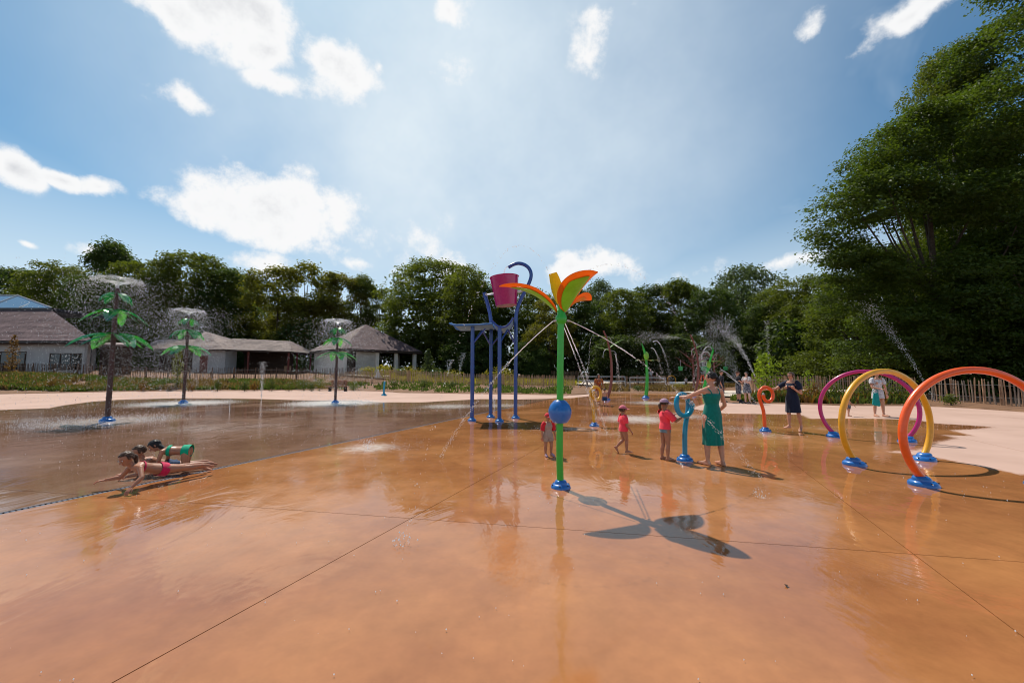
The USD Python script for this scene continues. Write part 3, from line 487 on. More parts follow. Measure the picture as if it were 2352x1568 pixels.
for (x0, x1, z0, z1, nm) in ((-53.05, -50.4, 1.2, 3.9, 'door'), (-47.9, -44.6, 2.0, 3.72, 'window')):
    w = obj(nm, box(np.array([(x0 + x1) / 2, yF + .585, (z0 + z1) / 2]) - o, (x1 - x0, .04, z1 - z0)), M['black_rubber'], hs, smooth=False)
    fr = [box(np.array([x, yF + .55, (z0 + z1) / 2]) - o, (.08, .06, z1 - z0)) for x in np.linspace(x0 + .04, x1 - .04, 3 if nm == 'door' else 4)] + [box(np.array([(x0 + x1) / 2, yF + .55, z]) - o, (x1 - x0 - .17, .05, .07)) for z in (z0 + .04, z1 - .04)]
    obj('frame', join(*fr), M['dark_timber'], w, smooth=False)
    for k in range(2 if nm == 'door' else 3):
        n_ = 2 if nm == 'door' else 3; ww = (x1 - x0) / n_; obj('pane', box(np.array([x0 + ww * (k + .5), yF + .557, (z0 + z1) / 2]) - o, (ww - .1, .012, z1 - z0 - .12)), M['glass'], w, smooth=False)
ap = np.array([-62.6, 50.7, 11.45]); ap2 = np.array([-70.0, 50.7, 11.45]); sk = obj('skylight', join(*[slab_roof(house_local(q, o), .04) for q in ((a + [0, 0, .32], b + [0, 0, .32], ap), (b + [0, 0, .32], c + [0, 0, .32], ap), (a + [0, 0, .32], ap, ap2), )]), M['skylight_glass'], hs, smooth=False)
obj('kerb', box(np.array([-62.2, 50.7, zr + .14]) - o, (15.8, 6.8, .3)), M['black_rubber'], sk, smooth=False)
for (p, q_) in ((a, ap2), (b, ap), (c, ap), (np.array([-62.2, 47.4, zr]), ap), (np.array([-58.2, 47.4, zr]), ap + (b - ap) * .48), (ap2, ap)):
    obj('glazing_bar', tube(np.array([p + [0, -.04, .36] if p[2] < 10 else p + [0, -.03, .05], q_ + [0, -.03, .05] if q_[2] > 10 else q_]) - o, .05, 6), M['steel'], sk)
# low flat annex to the right of the house
o = np.array([-41.0, 43.5, 1.3]); an = thing('annex', 'low lean-to roof joined to the right end of the grey house', 'annex', o)
obj('roof', slab_roof(house_local([(-43.9, 43.0, 4.78), (-41.4, 43.4, 4.72), (-42.4, 45.5, 5.1), (-45.2, 45.5, 5.1)], o)), M['roof_mossy'], an, smooth=False); obj('wall', box(np.array([-43.6, 44.6, 3.0]) - o, (2.2, 1.4, 3.3)), M['dark_timber'], an, smooth=False)
# far low building and open shelter
o = np.array([-36.0, 52.0, 1.4]); sb = thing('building', 'low grey building with mossy peaked roof behind the second water palm', 'building', o)
P1, P2, P3, P4, ap = [np.array(p, float) for p in ((-41.8, 51.6, 4.66), (-36.6, 51.4, 4.66), (-33.6, 57.5, 4.66), (-44.5, 58, 4.66), (-42.9, 56.3, 7.45))]
e1 = np.array((-46.5, 54.0, 4.7)); r1 = np.array((-49.8, 56.5, 6.35))
rf = obj('roof', join(*[slab_roof(house_local(q, o)) for q in ((P1, P2, ap), (P2, P3, ap), (P4, P1, ap), (np.array((-49.6, 54.5, 4.9)), P1 + [-.1, 0, .1], ap + [-1, 0, -1.1], r1))]), M['dark_timber'], sb, smooth=False)
obj('shingles', join(*[shingles(None, '', house_local(q, o), None, 16, .6, rgen=brng) for q in ((P1, P2, ap + [.02, 0, 0], ap - [.02, 0, 0]), (P2, P3, ap + [0, .02, 0], ap - [0, .02, 0]), (np.array((-49.6, 54.5, 4.9)), P1 + [-.1, 0, .1], ap + [-1, 0, -1.1], r1))]), M['roof_mossy'], rf, smooth=False, kind='stuff')
obj('wall', box(np.array([-39.0, 53.2, 3.0]) - o, (4.2, 2.2, 3.3)), M['render_wall'], sb, smooth=False); obj('door', box(np.array([-39.6, 52.07, 2.6]) - o, (1.0, .06, 2.6)), M['red_timber'], sb, smooth=False); obj('side_wall', box(np.array([-46.5, 57.0, 3.0]) - o, (6.0, .3, 3.4)), M['dark_timber'], sb, smooth=False)
o = np.array([-33.0, 53.0, 1.4]); sh = thing('shelter', 'open timber shelter with long mossy shingle roof left of the third water palm', 'shelter', o)
Q = [np.array(p, float) for p in ((-38.9, 52.0, 4.72), (-28.9, 53.0, 4.46), (-31.0, 56.5, 6.1), (-38.6, 55.9, 6.45))]; Q2 = [np.array(p, float) for p in ((-28.9, 53.0, 4.46), (-28.6, 59.5, 4.46), (-31.0, 56.5, 6.1))]; Qb = [np.array(p, float) for p in ((-28.6, 59.5, 4.46), (-39.5, 59.5, 4.7), (-38.6, 55.9, 6.45), (-31.0, 56.5, 6.1))]
rf = obj('roof', join(*[slab_roof(house_local(q, o)) for q in (Q, Q2, Qb)]), M['dark_timber'], sh, smooth=False)
obj('shingles', join(shingles(None, '', house_local(Q, o), None, 12, .6, rgen=brng), shingles(None, '', house_local([Q2[0], Q2[1], Q2[2] + [0, .02, 0], Q2[2] - [0, .02, 0]], o), None, 12, .6, rgen=brng)), M['roof_mossy'], rf, smooth=False, kind='stuff')
for x, y in ((-38.0, 52.6), (-34.5, 53.0), (-29.5, 53.5), (-31.2, 58.8), (-29.3, 58.9)): obj('post', box(np.array([x, y, 2.9]) - o, (.18, .18, 3.3)), M['red_timber'], sh, smooth=False)
obj('back_wall', box(np.array([-35.2, 58.6, 2.9]) - o, (7.0, .15, 3.3)), M['dark_timber'], sh, smooth=False); obj('notice_board', box(np.array([-32.3, 58.4, 2.2]) - o, (1.0, .06, 1.0)), M['fence_wood'], sh, smooth=False)
# open pavilion with pyramid roof
t46 = math.radians(46); d1, d2 = np.array([math.cos(t46), math.sin(t46), 0]), np.array([-math.sin(t46), math.cos(t46), 0]); sz = 11.6
o = np.array([-21.0, 50.0, 1.35]); pv = thing('pavilion', 'open pavilion with tall plum pyramid roof on pale square columns', 'pavilion', o)
c0_ = np.array([0, 0, 3.36]); cs = [c0_, c0_ + d1 * sz, c0_ + (d1 + d2) * sz, c0_ + d2 * sz]; apx = c0_ + (d1 + d2) * sz / 2 + [0, 0, 3.95]
rf = obj('roof', join(*[slab_roof([cs[k], cs[(k + 1) % 4], apx]) for k in range(4)]), M['dark_timber'], pv, smooth=False)
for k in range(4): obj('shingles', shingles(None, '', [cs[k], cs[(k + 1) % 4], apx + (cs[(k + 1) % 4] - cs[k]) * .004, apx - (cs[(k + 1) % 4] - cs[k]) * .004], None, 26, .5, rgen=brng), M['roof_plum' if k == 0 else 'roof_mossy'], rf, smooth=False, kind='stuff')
obj('fascia', join(*[tube([cs[k] - [0, 0, .24], cs[(k + 1) % 4] - [0, 0, .24]], .10, 4) for k in range(4)]), M['dark_timber'], pv, smooth=False)
for (a_, b_) in ((.6, .6), (4.95, .6), (7.75, .6), (10.7, .6), (10.9, 5.5), (10.9, 10.9), (5.5, 10.9)):
    p = d1 * a_ + d2 * b_; obj('column', mv(box((0, 0, 1.35), (.42, .42, 3.7), ch=.03), p, t46), M['pale_wall'], pv, smooth=False)
p = d1 * .75 + d2 * 5.9; obj('wall', mv(box((0, 0, 1.4), (.25, 9.6, 3.6)), p, t46), M['pale_wall'], pv, smooth=False)
p = d1 * 3.45 + d2 * .75; obj('panel_wall', mv(box((0, 0, 1.4), (2.6, .2, 3.4)), p, t46), M['concrete'], pv, smooth=False); obj('back_wall', mv(box((0, 0, 1.4), (9.0, .2, 3.5)), d1 * 5.6 + d2 * 10.4, t46), M['dark_timber'], pv, smooth=False)
tx = thing('sandwich_board', 'small white folding sign standing in front of the pavilion', 'sign', (-14.9, 45.2, gz(-14.9, 45.2) + .1))
for s_ in (-1, 1): obj('panel', (np.array([[-.35, s_ * .3, 0], [.35, s_ * .3, 0], [.0, s_ * .02, 1.0], [-.0, s_ * .02, 1.0], [-.35, s_ * .27, 0], [.35, s_ * .27, 0]], float), np.array([[0, 1, 2], [0, 2, 3], [4, 2, 5], [0, 4, 1], [1, 4, 5]])), M['white_paint'], tx, smooth=False)
# benches
def bench(label, x, y, rz, m, w=1.7):
    b = thing('bench', label, 'bench', (x, y, gz(x, y)), rz)
    for k in range(3): obj('seat_plank', box((0, -.18 + k * .17, .46), (w, .14, .08), ch=.01), m, b, smooth=False)
    for k in range(2): obj('back_plank', box((0, .30 + k * .03, .66 + k * .24), (w * .75, .05, .20), ch=.01), m, b, smooth=False)
    for s_ in (-1, 1):
        obj('leg', box((s_ * w * .36, 0, .21), (.14, .42, .43), ch=.02), M['dark_timber'], b, smooth=False); obj('back_strut', box((s_ * w * .25, .30, .62), (.06, .05, .5)), M['dark_timber'], b, smooth=False)
bench('dark timber bench at the pavement edge behind the third water palm', gr(768, 899)[0], gr(768, 899)[1] + .7, 0, M['bench_wood'], 2.0)
bench('distant bench beside the person in jeans near the far fence', 18.6, 55.0, 0, M['red_timber'], 2.2)
# ------------------------------------------------------------------ trees: tapered trunk and limbs, crown of leaf sprays
def leaves(rng, cen, nrm, size, aspect=.55, curl=.25):
    """one bent four-cornered leaf at each centre"""
    n = len(cen); nrm = nrm / (np.linalg.norm(nrm, axis=1, keepdims=True) + 1e-9); t = rng.normal(size=(n, 3)); t -= nrm * (t * nrm).sum(1, keepdims=True); t /= np.linalg.norm(t, axis=1, keepdims=True) + 1e-9
    b = np.cross(nrm, t); s = (size * rng.uniform(.65, 1.3, n))[:, None]
    v = np.stack([cen - t * s * .5 - nrm * s * curl * .3, cen + b * s * aspect * .5 + nrm * s * .08, cen + t * s * .5 - nrm * s * curl * .5, cen - b * s * aspect * .5 + nrm * s * .08], 1).reshape(-1, 3)
    i = np.arange(n)[:, None] * 4
    return v, np.vstack([i + [0, 1, 2], i + [0, 2, 3]])
def crown(rng, puffs, n_spray, per, spray_r, leaf, flat=.6, droop=0.0, up=.5, inner=.72):
    P = np.array(puffs, float); w = P[:, 3:6].prod(1) ** (2 / 3); k = rng.choice(len(P), n_spray, p=w / w.sum())
    d = rng.normal(size=(n_spray, 3)); d /= np.linalg.norm(d, axis=1, keepdims=True); d[:, 2] = np.where((d[:, 2] < -.35) & (rng.random(n_spray) < .5), -d[:, 2], d[:, 2])
    rr = rng.uniform(inner, 1.08, n_spray)[:, None] * (.82 + .36 * meshkit.fbm(d * 1.7 + k[:, None] * 7.3, 2, 3)[:, None])
    c = P[k, :3] + d * P[k, 3:6] * rr
    inside = np.zeros(n_spray, bool)
    for j in range(len(P)): inside |= (((c - P[j, :3]) / P[j, 3:6]) ** 2).sum(1) < .38
    c, d = c[~inside], d[~inside]; m = len(c)
    sc = rng.uniform(.6, 1.35, m)
    q = np.clip(rng.normal(size=(m, per, 3)) * .5, -.85, .85); q[..., 2] *= flat
    L = c[:, None] + q * spray_r * sc[:, None, None]
    if droop: L[..., 2] -= droop * (q[..., :2] ** 2).sum(-1) * spray_r * 1.2 + (np.abs(rng.normal(size=(m, per))) * droop * .9)
    nr = d[:, None] * .55 + np.array([0, 0, up]) + rng.normal(size=(m, per, 3)) * .45
    return leaves(rng, L.reshape(-1, 3), nr.reshape(-1, 3), leaf)
def limbs(rng, H, r0, puffs, n=9, lean=(0, 0)):
    P = np.array(puffs, float); ms = []
    top = np.array([lean[0], lean[1], H * .82]); tr = spline([(0, 0, -.4), (rng.normal(0, .05) * r0, 0, H * .15), top * [.6, .6, .5], top], 10); ms.append(tube(tr, np.linspace(r0 * 1.25, r0 * .18, 10), 9))
    for k in rng.choice(len(P), min(n, len(P)), replace=False):
        e = P[k, :3]; z0 = min(max(e[2] * .5, H * .18), H * .7); s = np.array([np.interp(z0, tr[:, 2], tr[:, i]) for i in range(3)]); mid = (s + e) / 2 + [0, 0, -.05 * H]; ms.append(tube(spline([s, mid, e], 6), np.linspace(r0 * .42, r0 * .08, 6), 6))
    return join(*ms)
class_count = {}
def puffs_round(rng, H, R, zlo, n, rmin, rmax, top=.5):
    out = []
    for i in range(n):
        a = rng.uniform(0, 2 * PI); t = rng.uniform(0, 1); z = zlo + (H - zlo) * t; env = R * math.sqrt(max(.05, 1 - ((t - .42) / .60) ** 2)); r = rng.uniform(rmin, rmax); q = max(env - r * .75, 0) * rng.uniform(.55, 1.0)
        out.append((q * math.cos(a), q * math.sin(a), min(z, H - r * .7), r, r, r * rng.uniform(.7, .95)))
    return out
def proto_tree(seed, H, R, zlo, n_puff, rmin, rmax, n_spray, per, spray_r, leaf, **kw):
    rng = np.random.default_rng(seed); pf = puffs_round(rng, H, R, zlo, n_puff, rmin, rmax); trunk = limbs(rng, H, kw.pop('r0', .28), pf)
    return crown(rng, pf, n_spray, per, spray_r, leaf, **kw), trunk
PROTO = {  # nominal height is the first number after the seed
    'oak': (proto_tree(1, 14, 6.0, 2.0, 34, 1.3, 2.6, 1500, 20, .85, .34, flat=.45, up=.8), 14, 'leaf_mid', 'bark'),
    'lime': (proto_tree(2, 15, 4.6, 2.0, 28, 1.1, 2.2, 1300, 19, .8, .32, flat=.45, up=.8), 15, 'leaf_dark', 'bark'),
    'robinia': (proto_tree(3, 14, 4.8, 3.0, 24, .9, 1.7, 950, 15, .7, .34, r0=.2), 14, 'leaf_yellow', 'bark'),
    'willow': (proto_tree(4, 14, 5.4, 3.0, 24, 1.5, 2.6, 1500, 17, .8, .30, droop=.5, up=.1), 14, 'leaf_grey', 'bark'),
    'ash': (proto_tree(5, 16, 4.2, 4.5, 20, 1.1, 2.0, 1050, 15, .75, .36), 16, 'leaf_mid', 'bark'),
    'thicket': (proto_tree(6, 7, 4.8, .3, 22, 1.2, 2.0, 1300, 15, .6, .30, r0=.12), 7, 'leaf_dark', 'bark'),
}
first = {}
def tree(kind, name, label, u, vtop, Y, wid=1.0, rz=0.0, zb=None, group='trees of the wood behind the splash pad', mat=None):
    (cr, tk), H0, lm, bm = PROTO[kind]; x = at(u, 857, Y)[0]; z0 = (gz(x, Y) if zb is None else zb) - .1; H = at(u, vtop, Y)[2] - z0; s = H / H0
    key = (kind, mat or lm)
    if key not in first:
        t = first[key] = thing(name, label, 'tree', (x, Y, z0), rz, group, (s * wid, s * wid, s)); obj('trunk', tk, M[bm], t); obj('crown', cr, M[mat or lm], t, smooth=False); return t
    return copy_of(first[key], name, label, 'tree', (x, Y, z0), rz, group, (s * wid, s * wid, s))
TR = [  # kind, name, label, u, v top, Y, width factor, material
    ('oak', 'oak_tree', 'dark rounded oak at the far left above the house roof lantern', -60, 612, 66, 1.1, 'leaf_dark'),
    ('lime', 'lime_tree', 'dark lime tree just right of the left edge, behind the skylight', 38, 628, 70, 1.1, None),
    ('oak', 'oak_tree', 'bushy green oak directly behind the plum house roof', 120, 612, 64, .95, 'leaf_mid'),
    ('ash', 'ash_tree', 'tall thin-crowned tree rising alone above the left treeline', 238, 566, 74, .85, 'leaf_dark'),
    ('oak', 'oak_tree', 'dark tree behind the first water palm', 215, 640, 60, .85, 'leaf_dark'),
    ('oak', 'oak_tree', 'broad olive oak right of the lone tall tree', 318, 604, 66, .9, 'leaf_mid'),
    ('oak', 'oak_tree', 'big domed oak, highest mass of the left wood, behind the second water palm', 430, 590, 68, 1.05, 'leaf_mid'),
    ('lime', 'lime_tree', 'dark slope-shouldered tree falling away to the right of the big domed oak', 505, 622, 67, 1.0, None),
    ('willow', 'willow_tree', 'pale distant rounded tree in the dip left of the yellowing robinias', 560, 634, 88, .8, None),
    ('robinia', 'robinia_tree', 'airy yellow-green robinia above the long shelter roof', 632, 618, 67, 1.1, None),
    ('robinia', 'robinia_tree', 'second airy yellowish robinia, taller, right of the shelter', 698, 612, 68, 1.05, None),
    ('robinia', 'robinia_tree', 'yellowish robinia standing above the third water palm', 765, 632, 70, 1.0, None),
    ('ash', 'ash_tree', 'sparse tree seen through above the pavilion roof', 825, 640, 72, .8, None),
    ('robinia', 'robinia_tree', 'low thin tree in the gap right of the pavilion peak', 868, 668, 72, .8, 'leaf_mid'),
    ('oak', 'oak_tree', 'great rounded oak right behind the pavilion', 985, 605, 68, 1.12, 'leaf_mid'),
    ('oak', 'oak_tree', 'rounded oak left of the magenta bucket, joined to the great oak', 1066, 622, 60, .9, 'leaf_mid'),
    ('lime', 'lime_tree', 'dark tree right behind the blue bucket tower', 1120, 660, 63, 1.1, None),
    ('oak', 'oak_tree', 'mid green tree behind the hooked blue pipe', 1212, 668, 66, .95, 'leaf_mid'),
    ('robinia', 'robinia_tree', 'feathery olive tree behind the green flower stem', 1262, 690, 56, 1.0, 'leaf_yellow'),
    ('lime', 'lime_tree', 'dark tree right of the green flower stem', 1325, 672, 64, 1.15, None),
    ('willow', 'willow_tree', 'pale feathery tree rising behind the tip of the orange petals', 1378, 645, 82, .7, None),
    ('oak', 'oak_tree', 'bushy mid green tree above the left leaning reed', 1440, 668, 62, .9, 'leaf_mid'),
    ('lime', 'lime_tree', 'dark upright tree above the green spray palm', 1500, 662, 66, 1.1, None),
    ('ash', 'ash_tree', 'upright tree left of the round grey-green willow', 1568, 650, 62, .95, None),
    ('oak', 'oak_tree', 'dark tree in front of the round willow', 1635, 668, 58, .85, 'leaf_dark'),
    ('willow', 'willow_tree', 'round grey-green willow, tallest of the right treeline', 1712, 614, 68, 1.15, None),
    ('oak', 'oak_tree', 'green tree between the willow and the big beech', 1795, 668, 60, .95, 'leaf_mid'),
    ('oak', 'oak_tree', 'sunlit slope-topped tree touching the left side of the big beech', 1862, 640, 48, .9, 'leaf_mid'),
    ('lime', 'lime_tree', 'dark tree behind the orange spiral sprayer', 1760, 700, 52, 1.1, None),
]
for i, (k, nme, lb, u, vt, Y, wd, mt) in enumerate(TR): tree(k, nme, lb, u, vt, Y, wd, (i * 2.4) % 6.28, mat=mt)
# the low dark understorey that closes the wood below the crowns: one mass
und = []
rng = np.random.default_rng(77)
for i in range(66):
    u = -120 + i * 46 + rng.normal(0, 12); Y = rng.uniform(63, 70) if u < 1350 else rng.uniform(60, 66) if u < 1800 else rng.uniform(43, 48)
    x = at(u, 857, Y)[0]; z0 = gz(x, Y); h = rng.uniform(5.0, 8.5); n = 900
    d = rng.normal(size=(n, 3)); d /= np.linalg.norm(d, axis=1, keepdims=True); p = d * [3.4, 2.2, h * .55] * rng.uniform(.75, 1.05, (n, 1)) + [0, 0, h * .5]; p = p[p[:, 2] > -.2]
    und.append(leaves(rng, p + [x, Y, z0], d[:len(p)] + [0, -.3, .5] + rng.normal(size=(len(p), 3)) * .4, .62, .7))
whole('undergrowth', join(*und), M['leaf_dark'], 'dense dark undergrowth closing the foot of the wood', 'undergrowth', smooth=False, kind='stuff')
for k, (u, vt, Y, wd, lb) in enumerate([(585, 790, 66, 1.0, 'dark thicket behind the long open shelter'), (1085, 770, 56, 1.2, 'dark thicket under the bucket tower deck'), (1030, 790, 62, .9, 'thicket at the right end of the pavilion roof'), (1420, 780, 56, 1.2, 'dark thicket behind the left leaning reed'), (1560, 775, 57, 1.2, 'dark thicket behind the green spray palm'),
                                    (1690, 770, 54, 1.2, 'dark thicket behind the three standing adults'), (1220, 790, 55, 1.0, 'thicket behind the right leg of the bucket tower'), (300, 760, 60, .9, 'dark thicket between house and first water palm')]):
    tree('thicket', 'thicket', lb, u, vt, Y, wd, k * 1.3, group='thickets at the foot of the wood')
# the big near trees on the right
def big_tree(name, label, seed, u, vtop, Y, R, zlo, n_puff, rmm, n_spray, per, spray_r, leaf, lm, bm, flat=.4, droop=0.0, up=.6, r0=.4, extra=(), lean=(0, 0)):
    rng = np.random.default_rng(seed); x = at(u, 857, Y)[0]; H = at(u, vtop, Y)[2]
    pf = puffs_round(rng, H, R, zlo, n_puff, *rmm) + list(extra)
    t = thing(name, label, 'tree', (x, Y, gz(x, Y) - .1), 0, None)
    obj('trunk', limbs(rng, H, r0, pf, 14, lean), M[bm], t); obj('crown', crown(rng, pf, n_spray, per, spray_r, leaf, flat=flat, droop=droop, up=up), M[lm], t, smooth=False)
    return t
LOW = lambda rx, n, h, sd, ry=2.5: [(x, y, z, r, r, r * .8) for x, y, z, r in zip(np.linspace(-rx, rx, n), np.random.default_rng(sd).uniform(-ry, ry * .4, n), np.random.default_rng(sd + 1).uniform(1.0, h, n), np.random.default_rng(sd + 2).uniform(1.3, 2.1, n))]
big_tree('beech_tree', 'huge spreading beech with layered dark branches on the right, nearest the rings', 21, 2165, 270, 29, 5.9, 1.5, 70, (1.0, 2.1), 3100, 42, 1.02, .23, 'leaf_beech', 'bark', flat=.28, up=.75, r0=.3, extra=[(-7.5, -1, 13.0, 1.7, 1.6, .9), (-6.6, -1, 14.2, 1.8, 1.7, 1.0), (-6.9, 0, 11.8, 1.9, 1.7, 1.1), (-5.2, -1, 16.2, 1.8, 1.6, 1.0), (-7.6, 0, 11.6, 1.4, 1.4, .8), (-5.8, -2, 12.6, 2.0, 1.7, 1.1), (-3.8, -1, 18.0, 1.6, 1.5, .9), (-4.8, -2, 14.4, 2.0, 1.7, 1.1), (-6.9, 0, 10.4, 1.8, 1.6, 1.0), (-6.6, 0, 8.0, 1.9, 1.6, 1.0), (-5.0, .5, 9.0, 2.1, 1.6, 1.2), (-6.4, -1.5, 9.4, 1.9, 1.6, .9), (-6.4, .5, 6.6, 1.9, 1.6, .9), (-6.2, -.5, 3.4, 1.9, 1.5, 1.0)] + LOW(6.0, 12, 5.5, 60))
big_tree('birch_tree', 'tall drooping birch rising behind the beech at the upper right', 22, 2235, 122, 33, 4.4, 6.0, 34, (1.1, 2.0), 2600, 20, .75, .22, 'leaf_mid', 'birch_bark', droop=.8, up=.0, r0=.24)
big_tree('beech_tree', 'tall dark beech filling the right edge of the picture', 23, 2455, -150, 27, 6.8, 1.5, 70, (1.1, 2.3), 2800, 42, 1.05, .24, 'leaf_beech', 'bark', flat=.28, up=.75, extra=[(-5.2, -2, 17.5, 1.9, 1.5, .8), (-5.6, -2, 13.0, 2.0, 1.6, .9), (-5.6, -2, 8.0, 2.0, 1.6, 1.0), (-5.4, -2, 4.5, 2.0, 1.6, 1.0), (-4.6, -2, 20.5, 1.7, 1.5, .8)] + LOW(6.5, 12, 6.5, 64))
big_tree('beech_tree', 'dark low-branched beech behind the near right paling fence', 24, 2320, 300, 35, 7.4, .3, 54, (1.5, 2.8), 3600, 20, .9, .31, 'leaf_beech', 'bark', extra=LOW(7.5, 12, 4.5, 68))
big_tree('hornbeam_tree', 'sunlit bushy hornbeam at the left foot of the big beech', 25, 1972, 655, 37, 4.6, .4, 38, (1.0, 1.8), 2600, 18, .65, .23, 'leaf_mid', 'bark', r0=.22, extra=LOW(4.5, 7, 2.5, 72))
big_tree('hornbeam_tree', 'deep dark hornbeam low behind the orange ring', 26, 2160, 560, 41, 8.5, .2, 44, (1.6, 2.8), 2300, 18, .95, .36, 'leaf_dark', 'bark', r0=.25, extra=LOW(8.5, 10, 3.0, 76))
big_tree('hornbeam_tree', 'deep dark hornbeam behind the fence at the right edge', 27, 2500, 500, 33, 8.0, .2, 44, (1.6, 2.8), 2300, 18, .95, .34, 'leaf_dark', 'bark', r0=.25, extra=LOW(8.5, 10, 3.0, 80))

# ------------------------------------------------------------------ shrubs, young trees and planted banks
def shrub(name, label, u, v, Y, w, h, m, n=260, leaf=.12, seed=0, shape='ball', cat='shrub', zb=None):
    rng = np.random.default_rng(900 + seed); x = at(u, v, Y)[0]; z = gz(x, Y) if zb is None else zb
    d = rng.normal(size=(n, 3)); d /= np.linalg.norm(d, axis=1, keepdims=True); t = rng.random(n)
    if shape == 'ball': p = d * [w / 2, w / 2, h / 2] * (rng.uniform(.35, 1.05, (n, 1))) * (.75 + .5 * meshkit.fbm(d * 2 + seed, 2, 1)[:, None]) + [0, 0, h * .52]
    else:
        a = rng.uniform(0, 2 * PI, n); env = {'column': np.sin(np.clip(t, 0, 1) ** .8 * PI * .95 + .1) ** .6, 'cone': (1 - t) * .95 + .08, 'young': np.where(t < .22, .18, np.sin((t - .2) / .8 * PI) ** .7 + .12)}[shape]; rr = w / 2 * env * rng.uniform(.2, 1.1, n) * (.7 + .6 * meshkit.fbm(np.c_[np.cos(a), np.sin(a), t * 4] * 1.5 + seed, 2, 2)); p = np.c_[rr * np.cos(a), rr * np.sin(a), t * h]
    s = thing(name, label, cat, (x, Y, z - .02))
    obj('stem', tube([(0, 0, -.1), (.02, 0, h * .45), (0, .02, h * .85)], [.035 if h < 2.5 else .05, .025, .01], 6), M['bark'], s); obj('foliage', leaves(rng, p, d + [0, 0, .6], leaf), M[m], s, smooth=False)
    return s
shrub('young_tree', 'young bright lime-green tree between the orange spiral and the standing adults', 1760, 880, 23.6, 1.35, 2.75, 'leaf_lime', 620, .2, 1, 'young', 'tree')
shrub('young_tree', 'small light green sapling just above the middle right fence', 1857, 868, 25.6, .7, 1.75, 'leaf_lime', 160, .14, 2, 'young', 'tree')
shrub('columnar_tree', 'slim rust-brown columnar tree in front of the dark door of the left house', 26, 850, 39.0, 1.0, 3.9, 'leaf_rust', 420, .2, 3, 'column', 'tree')
shrub('columnar_tree', 'slim green columnar tree close behind the second water palm', 408, 855, 39.5, .95, 3.7, 'leaf_yellow', 420, .2, 4, 'column', 'tree')
shrub('conifer', 'pale grey-green conical conifer at the right corner of the pavilion', 983, 850, 52, 2.9, 3.6, 'leaf_grey', 620, .28, 5, 'cone', 'tree')
shrub('shrub', 'broad yellow-green shrub behind the legs of the bucket tower', 1150, 858, 46, 4.2, 1.9, 'weed_yellow', 620, .26, 6)
for k, (u, w, h) in enumerate([(846, 2.2, 1.5), (884, 2.6, 1.7), (921, 2.0, 1.3), (948, 2.4, 1.6), (1040, 3.0, 1.3)]):
    shrub('shrub', ('straggling yellow-green shrub in front of the pavilion panel wall', 'straggling yellow-green shrub before the second pavilion column', 'low yellow-green shrub between two pavilion columns', 'yellow-green shrub at the right corner column of the pavilion', 'low yellow-green shrub left of the front leg of the bucket tower')[k], u, 858, 46.5, w, h, 'weed_yellow' if k != 2 else 'leaf_mid', 300, .26, 60 + k)
shrub('shrub', 'round green shrub right of the pavilion columns', 1004, 858, 47, 3.0, 1.5, 'grass_leaf', 420, .22, 7)
for k, (u, Y, w, h, m, lb) in enumerate([(500, 36.8, .7, 1.0, 'leaf_dark', 'dark shrub on the left bank below the long shelter'), (562, 37.0, .75, .9, 'leaf_dark', 'second dark shrub on the left bank, right of the tall ground spout'), (625, 37.6, 1.0, 1.15, 'leaf_dark', 'dark green shrub beneath the right end of the shelter roof'), (697, 38.6, 1.2, 1.0, 'leaf_dark', 'wide dark shrub left of the third water palm'),
                                       (735, 38.2, 1.3, 1.35, 'leaf_mid', 'green shrub behind the left end of the bench'), (716, 37.4, .6, .75, 'leaf_dark', 'small dark shrub left of the bench'), (664, 37.2, .8, .7, 'leaf_mid', 'small bright shrub near the pavement left of the bench'), (812, 38.4, .9, .8, 'leaf_mid', 'shrub at the right end of the bench'),
                                       (905, 38.5, .8, .6, 'grass_leaf', 'small green clump right of the teal post'), (975, 38.0, 1.0, .65, 'grass_leaf', 'green clump below the right pavilion columns'), (1040, 37.6, .9, .6, 'grass_leaf', 'green clump left of the bucket tower'), (440, 36.5, .6, .7, 'leaf_rust', 'reddish shrub right of the second water palm'), (585, 38.5, 1.0, .8, 'leaf_rust', 'rusty shrub below the shelter posts'), (330, 36.5, .7, .9, 'leaf_rust', 'rusty shrub between the first two water palms'), (120, 35.5, .8, .8, 'leaf_rust', 'rusty shrub on the bank before the left house window'),
                                       (1815, 24.2, 1.0, .6, 'grass_leaf', 'low green shrub behind the navy dress'), (1868, 23.5, .9, .9, 'leaf_rust', 'rusty weed clump at the foot of the fence right of the navy dress'), (1915, 22.6, 1.2, 1.0, 'leaf_mid', 'green shrub seen through the left side of the magenta ring'), (1985, 22.2, 1.3, 1.1, 'leaf_mid', 'green shrub behind the child under the yellow ring'), (2060, 22.0, 1.4, 1.2, 'leaf_mid', 'green shrub right of the woman with the teal bag'),
                                       (1738, 22.9, .9, .5, 'grass_leaf', 'low green clump right of the standing adults'), (2180, 20.6, .7, .5, 'leaf_mid', 'weed clump at the near right fence below the orange ring'), (1465, 36.2, 1.0, .5, 'grass_leaf', 'low clump at the foot of the green spray palm'), (1560, 37.0, 1.4, .6, 'weed_yellow', 'dry yellow clump behind the girl in the lilac cap')]):
    shrub('shrub', lb, u, 880, Y, w * 1.2, h * 1.2, m, int(260 * max(w, h)), .13, 20 + k)
